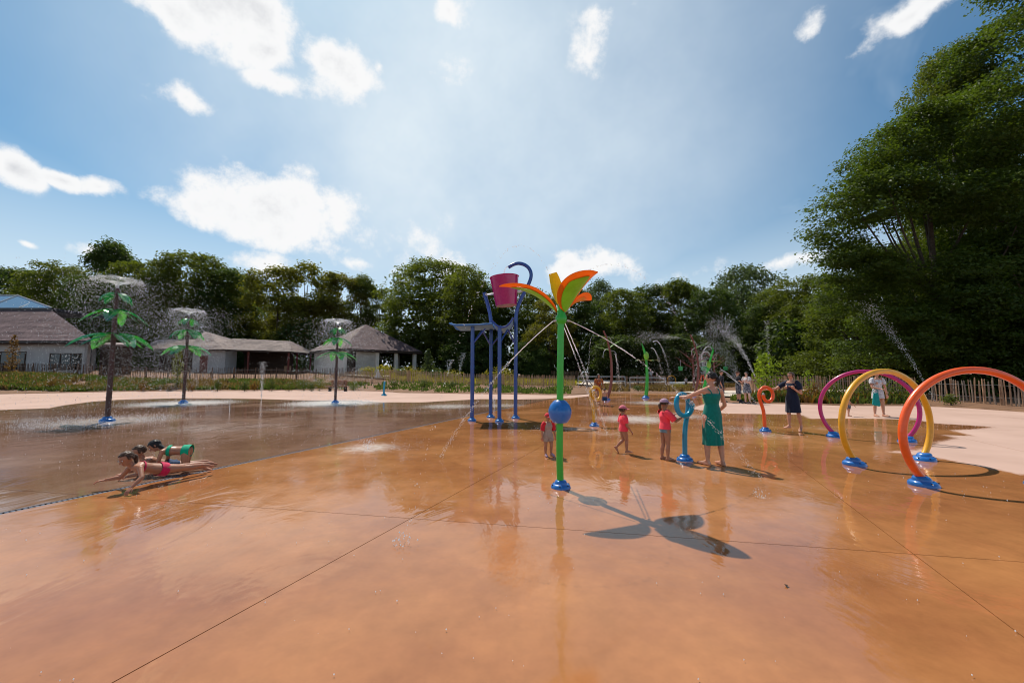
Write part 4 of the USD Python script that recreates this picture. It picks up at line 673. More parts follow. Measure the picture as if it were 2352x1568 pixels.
# weeds and grasses covering the banks
def cover(name, label, poly, n, m, hgt, seed, spread=.16):
    rng = np.random.default_rng(seed); P = shapely.Polygon(poly).buffer(0); x0, y0, x1, y1 = P.bounds; c = []
    while len(c) < n:
        q = np.c_[rng.uniform(x0, x1, n), rng.uniform(y0, y1, n)]; q = q[shapely.contains(P, shapely.points(q)) & (meshkit.fbm(np.c_[q * .35, np.full(len(q), seed)], 3, seed) > .34)]; c += list(q)
    c = np.array(c[:n]); z = np.array([gz(*q) for q in c]); k = 5
    base = np.repeat(np.c_[c, z], k, 0) + np.c_[rng.normal(size=(n * k, 2)) * spread, np.zeros(n * k)]; hh = hgt * rng.uniform(.4, 1.3, n * k); a = rng.uniform(0, 2 * PI, n * k); w = .05 + .04 * rng.random(n * k); ln = rng.normal(size=(n * k, 2)) * .3 * hh[:, None]
    dx = np.c_[np.cos(a), np.sin(a)] * w[:, None]; v = np.stack([np.c_[base[:, :2] - dx, base[:, 2] - .03], np.c_[base[:, :2] + dx, base[:, 2] - .03], np.c_[base[:, :2] + ln * .5 + dx * .9, base[:, 2] + hh * .6], np.c_[base[:, :2] + ln, base[:, 2] + hh]], 1).reshape(-1, 3); i = np.arange(n * k)[:, None] * 4
    return whole(name, (v, np.vstack([i + [0, 1, 2], i + [0, 2, 3]])), M[m], label, 'grass', smooth=False, kind='stuff')
LB = [tuple(gr(u, v)[:2] + np.array([0, dy])) for u, v, dy in ((-40, 904, .8), (150, 902, .9), (300, 899, .9), (588, 897, .9), (744, 895.5, .9))] + [(-15, 42), (-24, 43.6), (-34, 41.2), (-52, 38.5)]
cover('weeds', 'green weeds and grass growing on the left planted bank', LB, 5200, 'grass_leaf', .30, 3); cover('weeds', 'dry brown stalks among the weeds of the left bank', LB, 1800, 'dry_leaf', .36, 4)
CB = [tuple(gr(u, v)[:2] + np.array([0, dy])) for u, v, dy in ((744, 895.5, .8), (877, 898.7, .8), (1000, 903, .6), (1102, 904.5, .7), (1312, 907.6, .8))] + [(5.6, 39.8), (0, 39.8), (-8, 41), (-15, 42)]
cover('weeds', 'green grass strip between pavement and the long low fence', CB, 520, 'grass_leaf', .24, 5)
cover('weeds', 'yellow flowering weeds of the meadow behind the long low fence', [(-13, 43.5), (-3, 42), (6.5, 43.5), (9, 51), (2, 58), (-16, 58)], 4200, 'weed_yellow', .45, 6, .25)
cover('weeds', 'dry tufts in the sandy beds behind the green spray palm', [(8, 36.6), (16, 35.5), (19.5, 38), (24, 44), (18, 47), (9, 45)], 2400, 'dry_leaf', .35, 7, .2)
RB = [tuple(gr(u, v)[:2] + np.array([.1, dy])) for u, v, dy in ((1690, 924.5, .5), (1746, 926.6, .5), (1801, 927.5, .5), (1943, 931.7, .5), (2111, 932, .5))] + [(23.4, 23.2), (21.6, 25.4), (18, 28.4), (15, 26)]
cover('weeds', 'straggling green weeds in the soil strip below the right fence', RB, 600, 'grass_leaf', .36, 8); cover('weeds', 'rust-coloured weeds in the soil strip below the right fence', RB, 220, 'leaf_rust', .45, 9)
# ------------------------------------------------------------------ play equipment
FOOT = [(0.0, .16), (.075, .158), (.105, .145), (.125, .115), (.13, .085), (.155, .082), (.185, .06), (.20, .03), (.205, 0.0), (.205, -.01)]
def foot(parent, x=0, y=0, s=1.0, m='blue_paint', z=0.0, tilt=None):
    p = [(r * s, h * s) for r, h in FOOT]; v, f = lathe(p[::-1], 28)
    if tilt is not None: v = v.copy(); v[:, 0] += tilt[0] * v[:, 2]; v[:, 1] += tilt[1] * v[:, 2]
    o_ = obj('foot', (v + [x, y, z], f), M[m], parent, smooth=50)
    bs = [mv(lathe([(0, .012), (.012, .012), (.014, 0)], 6), (x + .178 * s * math.cos(a), y + .178 * s * math.sin(a), z + .058 * s)) for a in np.arange(6) * PI / 3 + .3]
    obj('bolt', join(*bs), M['black_rubber'], o_, smooth=False, kind='stuff')
    return o_
# giant flower sprayer
fb = gr(1288, 1119); fl = thing('flower_sprayer', 'tall green flower sprayer with blue ball, orange and green petals and one yellow petal', 'water feature', fb)
HT = 2.68
stem = spline([(0, 0, 0), (-.012, 0, .55), (-.002, 0, 1.1), (.012, 0, 1.9), (.028, 0, HT - .18)], 30); obj('stem', tube(stem, .050, 20), M['green_paint'], fl)
foot(fl, s=.70)
bl = lathe([(.07, -.168), (.11, -.155), (.155, -.09), (.17, -.02), (.168, .03), (.14, .10), (.095, .15), (.07, .168)], 32); obj('ball', mv(bl, (-.002, 0, 1.09)), M['blue_paint'], fl, smooth=60)
tx0 = np.array([.03, 0, HT]); obj('head', join(mv(lathe([(.050, -.30), (.082, -.26), (.086, -.20), (.062, -.15), (.054, -.02), (.04, .02), (.0, .03)], 20), tx0), ), M['green_paint'], fl)
def petal(parent, az, lift, length, width, curve, m, inner=None, tipw=.0, twist=0.0, z0=-.12):
    n, w_ = 22, 11; t = np.linspace(0, 1, n)
    th = lift - curve * t; dr = np.r_[0, np.cumsum(np.cos(th[:-1]) * length / (n - 1))]; dz = np.r_[0, np.cumsum(np.sin(th[:-1]) * length / (n - 1))]
    wd = width * (np.sin(np.clip(t, 0, 1) ** .85 * PI) ** .75 * (1 - tipw) + tipw * np.minimum(1, t * 2.2) * (1 - .25 * t ** 3)) + .004; s = np.linspace(-1, 1, w_)
    ca, sa = math.cos(az), math.sin(az); er, et = np.array([ca, sa, 0]), np.array([-sa, ca, 0])
    tap = np.clip((.84 - t) / .3, .03, 1)[:, None] ** .6
    def surf(k, off):
        kk_ = k
        nn = -np.sin(th)[:, None] * er + np.cos(th)[:, None] * np.array([0, 0, 1])
        side = math.cos(twist) * et[None] + math.sin(twist) * nn
        return (tx0 + [0, 0, z0])[None, None] + (.07 + dr)[:, None, None] * er + dz[:, None, None] * np.array([0, 0, 1.]) + (s[None, :] * wd[:, None] * kk_)[..., None] * side[:, None] + (off + .35 * wd[:, None] * (s[None, :] * k) ** 2)[..., None] * nn[:, None]
    a, b = surf(1, .006).reshape(-1, 3), surf(1, -.006).reshape(-1, 3); f = grid_faces(n, w_); e = np.r_[np.arange(w_), np.arange(1, n) * w_ + w_ - 1, (n - 1) * w_ + np.arange(w_ - 2, -1, -1), np.arange(n - 2, 0, -1) * w_]; N_ = n * w_; e2 = np.roll(e, -1)
    o_ = obj('petal', (np.vstack([a, b]), np.vstack([f, f[:, ::-1] + N_, np.c_[e, e + N_, e2], np.c_[e2, e + N_, e2 + N_]])), M[m], parent, smooth=50)
    if inner:
        q = slice(0, int(n * .82)); a, b = surf(.70 * tap, .0115)[q].reshape(-1, 3), surf(.70 * tap, -.0115)[q].reshape(-1, 3); f = grid_faces(int(n * .82), w_); obj('inlay', (np.vstack([a, b]), np.vstack([f, f[:, ::-1] + len(a)])), M[inner], o_, smooth=50)
    return o_
petal(fl, math.radians(182), .86, .98, .15, .92, 'petal_orange', 'petal_green', twist=.05); petal(fl, math.radians(-50), 1.25, .84, .205, 1.25, 'petal_orange', 'petal_green', twist=-.1); petal(fl, math.radians(40), .80, .72, .17, .85, 'petal_orange', 'petal_yellow', twist=-.3)
petal(fl, math.radians(215), 1.36, .46, .12, .10, 'petal_yellow', tipw=.85, z0=.0); petal(fl, math.radians(75), 1.40, .40, .10, .35, 'petal_yellow', tipw=.6, z0=.0)
obj('nozzle', join(tube([tx0 + [0, 0, -.02], tx0 + [.015, 0, .14]], [.05, .03], 12), mv(ball((0, 0, 0), .052, 2), tx0 + [.03, -.01, .20])), M['deep_blue_paint'], fl)
for k, a in enumerate(np.radians([205, -20, 60, 95])): obj('jet_nozzle', tube([tx0 + [.09 * math.cos(a), .09 * math.sin(a), -.245], tx0 + [.125 * math.cos(a), .125 * math.sin(a), -.258]], .016, 8), M['steel'], fl)
# tipping bucket tower
tc = np.array([gr(1084, 966), gr(1127, 958), gr(1147, 968), gr(1184, 960)]); fb_ = np.array([tc[0], tc[2]]).mean(0)
tw = thing('bucket_tower', 'deep blue four-legged tower with magenta tipping bucket and hooked water pipe', 'water feature', tc.mean(0)); o = tc.mean(0)
DZ = 3.30
def L_(u, v, Y): return at(u, v, Y) - o
for k, (cx, cy, _) in enumerate(tc - o):
    top = DZ - .02 if k in (0, 2) else (4.55 if k == 1 else 3.9)
    if k in (0, 2): obj('leg', tube([(cx, cy, 0), (cx, cy, DZ)], .068, 16), M['deep_blue_paint'], tw)
    foot(tw, cx, cy, .76)
Yb = tc[1][1]; Yr = tc[3][1]
obj('leg', tube(spline([L_(1127, 958, Yb), L_(1127.2, 900, Yb), L_(1127.4, 850, Yb), L_(1127.6, 800, Yb), L_(1128, 750, Yb), L_(1126.5, 728, Yb), L_(1121, 702, Yb), L_(1112, 672, Yb)], 30), .068, 16), M['deep_blue_paint'], tw)
obj('leg', tube([L_(1184, 960, Yr), L_(1184.5, 850, Yr), L_(1185, 735, Yr)], .068, 16), M['deep_blue_paint'], tw)
obj('hooked_pipe', tube(spline([L_(1185, 737, Yr), L_(1187, 715, Yr), L_(1195, 690, Yr), L_(1208, 665, Yr), L_(1217, 645, Yr), L_(1220, 632, Yr), L_(1214, 615, Yr), L_(1202, 607, Yr), L_(1188, 605, Yr), L_(1176, 609, Yr), L_(1168, 614, Yr)], 44), .068, 16), M['deep_blue_paint'], tw)
Ya = (Yb + Yr) / 2 - .1; ax0, ax1 = L_(1112, 677, Yb), L_(1207, 668, Yr)
obj('axle', tube([ax0, ax1], .035, 10), M['white_paint'], tw)
bc = (ax0 + ax1) / 2 + [0.03, -.02, .02]; tl = math.radians(-4.5); Rb = np.array([[math.cos(tl), 0, math.sin(tl)], [0, 1, 0], [-math.sin(tl), 0, math.cos(tl)]])
bk = obj('bucket', mv(lathe([(0, -.52), (.40, -.52), (.405, -.50), (.545, .56), (.555, .575), (.545, .585), (.53, .565), (.39, -.48), (0, -.48)], 40), bc, R=Rb), M['bucket_magenta'], tw, smooth=40)
obj('rim', mv(lathe([(.545, .575), (.56, .565), (.57, .58), (.56, .595), (.545, .59), (.54, .58), (.545, .575)], 40), bc, R=Rb), M['magenta_paint'], bk)
for s_, p in ((-1, ax0), (1, ax1)): obj('bearing', mv(ball((0, 0, 0), (.09, .07, .07), 2), p + [-.1 * s_ * -1 if False else s_ * -.06, 0, 0]), M['steel'], tw)
# deck of blue bars over a pale shedding panel
dx0, dx1 = L_(1050, 738, tc[0][1] - .1)[0] + .1, L_(1180, 738, Yr)[0]; y0_, y1_ = tc[0][1] - o[1] - .25, Yb - o[1] + .25
for k, (yy, dz) in enumerate(((y0_, .02), (y0_ + .25, .05), (y0_ + .5, .07), (y1_ - .5, .07), (y1_ - .25, .05), (y1_, .02))):
    pr = np.array([(dx0 - .36, yy, DZ + .07 + dz), (dx0 - .28, yy, DZ + .035 + dz), (dx0 - .16, yy, DZ + .005 + dz), (dx0 - .08, yy, DZ + dz), (dx0 + .3, yy, DZ + .01 + dz), (dx1 - .75, yy, DZ + .05 + dz)]); obj('deck_bar', tube(pr, .032, 8), M['deck_blue'], tw)
pn = np.array([(dx0 - .16, 0, DZ + .01), (dx0 - .08, 0, DZ), (dx0 + .3, 0, DZ + .01), (dx1 - .75, 0, DZ + .05)])
def sheet(prof, ya, yb, th=.015):
    n = len(prof); v = np.vstack([prof + [0, ya, 0], prof + [0, yb, 0], prof + [0, ya, -th], prof + [0, yb, -th]]); f = []
    for i in range(n - 1):
        f += [[i, i + 1, n + i + 1], [i, n + i + 1, n + i], [2 * n + i, 3 * n + i + 1, 2 * n + i + 1], [2 * n + i, 3 * n + i, 3 * n + i + 1], [i, 2 * n + i + 1, i + 1], [i, 2 * n + i, 2 * n + i + 1], [n + i, n + i + 1, 3 * n + i + 1], [n + i, 3 * n + i + 1, 3 * n + i]]
    return v, np.array(f)
for k in range(4):
    w_ = (y1_ - y0_ - .1) / 4; obj('deck_panel', sheet(pn, y0_ + .05 + w_ * k + .006, y0_ + .05 + w_ * (k + 1) - .006), M['pale_panel'], tw)
ch = spline([(dx1 - .78, 0, DZ + .17), (dx1 - .64, 0, DZ + .03), (dx1 - .45, 0, DZ - .07), (dx1 - .25, 0, DZ - .02), (dx1 - .08, 0, DZ + .17), (dx1 - .02, 0, DZ + .27)], 24)
obj('chute', sheet(ch, y0_ - .05, y1_ + .1), M['pale_panel'], tw)
for yy in (y0_ - .05, y1_ + .1): obj('chute_edge', tube(ch + [0, yy, .01], .036, 8), M['deep_blue_paint'], tw)
for a_, b_ in ((0, 1), (1, 0), (2, 3), (3, 2), (0, 2), (1, 3)):
    p, q_ = tc[a_] - o, tc[b_] - o; obj('brace', tube([p + [0, 0, DZ - .62], p + (q_ - p) * .48 + [0, 0, DZ - .08]], .03, 8), M['deep_blue_paint'], tw)
# water palms
def acrylic_leaf(length, width, lift, curve):
    n, w_ = 18, 7; t = np.linspace(0, 1, n); th = lift - curve * t ** .8; x = np.r_[0, np.cumsum(np.cos(th[:-1]) * length / (n - 1))]; z = np.r_[0, np.cumsum(np.sin(th[:-1]) * length / (n - 1))]
    wd = width * np.sin((t * .93 + .05) ** .9 * PI) ** .8; gap = np.where((t > .2) & (t < .85), .20 * width * np.sin((t - .2) / .65 * PI), 0.0); vs, fs = [], []
    for sg in (-1, 1):
        s = np.linspace(0, 1, w_); y = sg * (gap[:, None] + s[None] * np.maximum(wd - gap, .002)[:, None]); zz = z[:, None] + .30 * np.abs(y) ; top = np.stack([np.broadcast_to(x[:, None], y.shape), y, zz], -1).reshape(-1, 3); f = grid_faces(n, w_)
        vs += [top, top - [0, 0, .008]]; fs += [f if sg > 0 else f[:, ::-1], f[:, ::-1] if sg > 0 else f]
    return join(*[(v, f) for v, f in zip(vs, fs)])
def water_palm(label, base, H, rz):
    t = thing('water_palm', label, 'water feature', base, rz, None, (H / 4.75,) * 3)
    obj('trunk', tube([(0, 0, 0), (.0, 0, 1.5), (0, 0, 3.2), (0, 0, 4.68)], [.076, .073, .068, .05], 16), M['trunk_brown'], t)
    sc_ = [mv(lathe([(r + .002, -.03), (r + .010, 0), (r + .002, .03)], 14), (0, 0, z)) for z, r in zip(np.arange(.25, 4.5, .14), np.interp(np.arange(.25, 4.5, .14), [0, 1.5, 3.2, 4.68], [.076, .073, .068, .05]))]; obj('bark_rings', join(*sc_), M['trunk_brown'], t, kind='stuff')
    foot(t, s=1.08); obj('nozzle', lathe([(.04, 4.66), (.05, 4.72), (.035, 4.78), (0, 4.79)], 14), M['steel'], t)
    for tier, (z, ln, wd, lf, cv, a0) in enumerate(((3.05, 1.28, .25, -.12, .58, -.35), (3.92, .98, .20, -.25, .60, -1.0), (4.52, .60, .14, -.38, .65, -.2))):
        for k in range(4):
            a = a0 + k * PI / 2 + (.2 if tier == 1 and k % 2 else 0); R = np.array([[math.cos(a), -math.sin(a), 0], [math.sin(a), math.cos(a), 0], [0, 0, 1]]); l_ = acrylic_leaf(ln, wd, lf, cv); l_ = (l_[0] + [.07, 0, z], l_[1]); u_ = acrylic_leaf(ln * .72, wd * .55, lf - .16, cv * .7); u_ = (u_[0] + [.08, 0, z - .05], u_[1]); q_ = obj('leaf', mv(l_, R=R), M['leaf_acrylic'], t, smooth=50); obj('under_blade', mv(u_, R=R), M['leaf_acrylic'], q_, smooth=50); obj('leaf_stem', mv(tube([(.03, 0, z - .1), (.07, 0, z), (.22 * ln, 0, z - .012 * ln)], .022, 6), R=R), M['trunk_brown'], q_)
    return t
PALM = [(gr(246, 967), 4.72, 0.0, 'water palm with brown trunk and clear green leaves, nearest, left of the lying children'), (gr(421, 925.5), 4.95, .5, 'water palm with clear green leaves in front of the low grey building'), (gr(770, 925), 4.42, 1.0, 'water palm with clear green leaves in front of the pavilion')]
for b_, H_, r_, lb in PALM: water_palm(lb, b_, H_, r_)
# ring arches
def ring(label, pa, pb, m, top_z, rpipe, R=None):
    pa, pb = np.asarray(pa), np.asarray(pb); c = (pa + pb) / 2; L2 = np.linalg.norm(pb - pa) / 2; d = (pb - pa) / (2 * L2); t = thing('ring_arch', label, 'water feature', c)
    zb = .08; rv = ((top_z - zb) ** 2 + (L2 ** 2)) / (2 * (top_z - zb)) if R is None else R; zc = top_z - rv
    a0 = math.asin(max(-1, min(1, (zb - zc) / rv))); ang = np.linspace(PI - a0, a0, 70)
    rh = L2 / abs(math.cos(a0)); pts = np.stack([d[0] * rh * np.cos(ang), d[1] * rh * np.cos(ang), zc + rv * np.sin(ang)], -1); obj('pipe', tube(pts, rpipe, 18), M[m], t)
    for s_ in (-1, 1): foot(t, s_ * d[0] * L2, s_ * d[1] * L2, .88, tilt=(-s_ * d[0] * -.25, -s_ * d[1] * -.25))
    nz = [mv(ball((0, 0, 0), .014, 1), p) for p in (pts[20] + [0, 0, -rpipe], pts[34] + [0, 0, -rpipe], pts[50] + [0, 0, -rpipe])]; obj('spray_hole', join(*nz), M['steel'], t)
    return pts + c
ring('magenta ring arch on blue feet, furthest of the three rings', gr(1917, 1003), gr(2083, 1014), 'magenta_paint', 1.70, .047)
ring('yellow ring arch on blue feet, between the magenta and orange rings', gr(1963, 1067), gr(2122, 1056), 'yellow_paint', 1.69, .051, R=.99)
orr = ring('big orange ring arch on blue feet, nearest and largest of the three rings', gr(2122, 1114), gr(2122, 1114) + np.array([1.75, 0.0, 0]), 'orange_paint', 1.70, .054, R=.99)
# spiral spouts
def spiral(label, base, H, m, face, depth, turns=1.16):
    """pipe that rises from a blue foot and curls once; face: direction of the curl's plane"""
    t = thing('spiral_sprayer', label, 'water feature', base); e = np.array([math.cos(face), math.sin(face), 0]); nrm_ = np.array([-e[1], e[0], 0]); R_ = .20; zc = H - R_ - .03
    up_ = [np.zeros(3), e * -.015 + [0, 0, .30 * H], e * -.05 + [0, 0, .52 * H]]
    a = np.linspace(PI + .1, PI - turns * 2 * PI, 44); rr = np.linspace(R_, R_ * .80, 44); c = e * .06 + [0, 0, zc]
    curl = np.stack([c + e * r * math.cos(q) + np.array([0, 0, 1]) * r * math.sin(q) * 1.12 + nrm_ * depth * k / 43 for k, (q, r) in enumerate(zip(a, rr))])
    obj('pipe', tube(spline(np.vstack([up_, curl[::3]]), 80), .046, 16), M[m], t); foot(t, s=.74, m='blue_paint'); obj('nozzle', mv(ball((0, 0, 0), .03, 1), curl[-1]), M['steel'], t)
    return t, base + curl[-1], base + c
spiral('orange spiral sprayer on a blue foot beside the woman in navy', gr(1758, 990), 1.27, 'spiral_orange', .1, -.12, 1.02); spiral('teal blue spiral sprayer held by the woman in the green dress', gr(1573, 1057), 1.27, 'teal_paint', -2.7, .13, 1.05); spiral('yellow spiral sprayer right of the bucket tower', gr(1365, 978), 1.24, 'spiral_yellow', .5, -.10, 1.1)
tp = thing('spray_post', 'short teal spray post standing on the pale far pavement', 'water feature', gr(882, 908)); obj('post', tube([(0, 0, 0), (-.02, 0, .5), (.02, 0, 1.0)], .07, 14), M['teal_paint'], tp); foot(tp, s=1.0, m='teal_paint'); obj('cap', ball((.02, 0, 1.0), .072, 2), M['teal_paint'], tp)
# leaning brown reeds with green blades
def reed(label, px, base, blades):
    t = thing('reed_sprayer', label, 'water feature', base); Y = base[1]; pts = spline([at(u, v, Y) - base for u, v in px], 26); obj('stem', tube(pts, np.linspace(.10, .05, 26), 12), M['reed_brown'], t); foot(t, s=1.2)
    for (u0, v0, u1, v1, dy) in blades:
        a, b = at(u0, v0, Y) - base, at(u1, v1, Y + dy) - base; mid = (a + b) / 2 + [0, 0, .05]; obj('blade', tube(spline([a, mid, b], 12), np.linspace(.05, .018, 12), 6, flat=.35), M['lime_paint'], t)
        obj('wire_arm', tube(spline([a, a + (a - b) * .25 + [0, 0, .04], a + (a - b) * .40 + [0, 0, -.35]], 8), .014, 5), M['steel'], t)
reed('leaning brown reed sprayer with three green blades, behind the yellow spiral', [(1393, 918), (1402, 890), (1405, 850), (1403, 820), (1396, 785), (1386, 759)], gr(1393, 918), [(1392, 775, 1359, 771, -.8), (1398, 800, 1430, 780, .5), (1402, 806, 1367, 797, .6)])
reed('leaning brown reed sprayer with green blades, further back above the woman in the green dress', [(1594, 908), (1601, 885), (1604, 850), (1601, 815), (1594, 788), (1586, 768)], gr(1594, 908), [(1590, 784, 1563, 777, -.8), (1598, 800, 1624, 789, .6), (1601, 812, 1576, 805, .5)])
def spray_palm(label, px, base, knot):
    t = thing('spray_palm', label, 'water feature', base); Y = base[1]; pts = spline([at(u, v, Y) - base for u, v in px], 24); obj('stem', tube(pts, np.linspace(.12, .07, 24), 12), M['green_paint'], t); foot(t, s=1.2); obj('knot', mv(ball((0, 0, 0), (.17, .17, .28), 2), at(*knot, Y) - base), M['lime_paint'], t)
    top = pts[-7]
    for a, l in ((.2, 1.0), (.9, .8), (2.8, 1.0), (3.6, .9), (5.2, .8)):
        e = np.array([math.cos(a), math.sin(a) * .6, 0]); n, w_ = 10, 5; tt = np.linspace(0, 1, n); c = top + e * (tt * l)[:, None] + np.array([0, 0, 1]) * (.42 * tt - .42 * tt ** 2.2)[:, None] * l; sd = np.array([-e[1], e[0], 0]) / np.linalg.norm(e); wd = .13 * np.sin((tt * .92 + .05) * PI); v = (c[:, None] + (np.linspace(-1, 1, w_)[None] * wd[:, None])[..., None] * sd).reshape(-1, 3); f = grid_faces(n, w_)
        obj('leaf', (np.vstack([v, v - [0, 0, .012]]), np.vstack([f, f[:, ::-1] + len(v)])), M['lime_paint'], t, smooth=50)
    obj('tip', tube([pts[-1], pts[-1] + [-.12, 0, .35]], [.06, .02], 8), M['green_paint'], t)
spray_palm('green spray palm with lime leaves beyond the pink-capped child', [(1483, 914), (1486, 885), (1486, 850), (1483, 820), (1478, 800)], gr(1483, 914), (1484.5, 817)); spray_palm('green spray palm half hidden behind the woman in the green dress', [(1613, 907), (1620, 880), (1626, 850), (1632, 825), (1638, 805)], gr(1613, 907), (1628, 838))
# far playground: trunk trees with hanging buckets, little arch, climbing trestle, play boat
for (u, v, Y, H_, mir, lb) in ((1592, 892, 38.0, 3.9, 1, 'brown branching post with hanging green buckets behind the second leaning reed'), (1640, 886, 43.0, 4.2, -1, 'second brown branching post with green buckets, right of the half-hidden spray palm')):
    x = at(u, 857, Y)[0]; t = thing('bucket_tree', lb, 'water feature', (x, Y, gz(x, Y))); obj('trunk', tube(spline([(0, 0, -.1), (.05, 0, 1.5), (0, 0, 2.8), (-.08, 0, H_)], 14), np.linspace(.11, .05, 14), 10), M['reed_brown'], t)
    for a, z, l in ((2.8, 2.0, 1.3), (.4, 2.1, 1.5), (2.2, 2.7, 1.2), (1.0, 2.9, 1.3), (4.0, 2.4, 1.1), (5.4, 2.6, 1.2)):
        d_ = np.array([math.cos(a) * mir, math.sin(a) * .6, .65]) * l; b_ = obj('branch', tube(spline([(0, 0, z), d_ * .5 + [0, 0, z - .06], d_ + [0, 0, z]], 8), np.linspace(.06, .02, 8), 6), M['reed_brown'], t)
        obj('twig', join(tube([d_ * .55 + [0, 0, z], d_ * .9 + [.25, 0, z + .1]], .02, 5), tube([d_ * .7 + [0, 0, z], d_ * .95 + [-.3, .1, z + .25]], .018, 5)), M['reed_brown'], b_)
    for sx in (-1.15, 1.25):
        obj('chain', tube([(sx, 0, 2.75), (sx, 0, 2.15)], .012, 5), M['white_paint'], t); obj('bucket', mv(lathe([(0, 0), (.17, 0), (.24, .40), (.225, .40), (.16, .02), (0, .02)], 16), (sx, 0, 1.75)), M['bucket_green'], t)
x, Y = at(1542, 857, 44)[0], 44.0; t = thing('arch', 'small far yellow spray arch in the sandy playground', 'water feature', (x, Y, gz(x, Y))); a = np.linspace(0, PI, 24); obj('pipe', tube(np.r_[[(-.45, 0, -.1)], np.stack([-.45 * np.cos(a), 0 * a, .75 + .45 * np.sin(a)], -1), [(.45, 0, -.1)]], .035, 8), M['yellow_paint'], t)
x, Y = at(1600, 857, 40)[0] + .6, 40.0; t = thing('trestle', 'small orange trestle stand beyond the second leaning reed', 'trestle', (x, Y, gz(x, Y)))
for s_ in (-1, 1): obj('leg', tube([(s_ * .35, 0, -.05), (s_ * .08, 0, 1.3)], .04, 8), M['orange_paint'], t); obj('rear_leg', tube([(s_ * .35, .5, -.05), (s_ * .08, .1, 1.3)], .04, 8), M['orange_paint'], t)
obj('rung', tube([(-.25, 0, .5), (.25, 0, .5)], .03, 8), M['orange_paint'], t)
x, Y = at(1560, 857, 42)[0], 42.0; t = thing('play_boat', 'low white play boat beside a pale blue basin in the far playground', 'play boat', (x, Y, gz(x, Y) + .05)); v, f = ball((0, 0, 0), (.95, .32, .30), 3); v = v.copy(); v[:, 2] = np.minimum(v[:, 2], .12) + .14 * (v[:, 0] / .95) ** 2; obj('hull', (v + [-.1, 0, .35], f), M['white_paint'], t); obj('basin', mv(lathe([(0, .04), (.9, .05), (1.0, .14), (1.08, .10), (1.1, -.1)], 24), (1.1, -1.2, 0)), M['pale_panel'], t)
x, Y = at(2233, 857, 21.0)[0], 21.2
# ------------------------------------------------------------------ people
def unit(v): v = np.asarray(v, float); return v / np.linalg.norm(v)
def m_ball(c, r, n=14):
    r = np.broadcast_to(np.asarray(r, float), (3,)); return Manifold.sphere(1.0, n).scale(tuple(r)).translate(tuple(map(float, c)))
def m_ell(c, axes, r, n=18):
    A = np.stack(axes, 1) @ np.diag(r); return Manifold.sphere(1.0, n).transform(np.c_[A, np.asarray(c, float)])
def bone(a, b, ra, rb, n=12): return Manifold.batch_hull([m_ball(a, ra, n), m_ball(b, rb, n)])
def to_tm(mf):
    m = mf.to_mesh(); return np.asarray(m.vert_properties[:, :3], float), np.asarray(m.tri_verts)
def softened(parts, edge, it=6):
    mf = Manifold.batch_boolean(parts, m3.OpType.Add).refine_to_length(edge); v, f = to_tm(mf); t = trimesh.Trimesh(v, f, process=True); trimesh.smoothing.filter_taubin(t, lamb=.5, nu=.53, iterations=it); return np.asarray(t.vertices), np.asarray(t.faces)
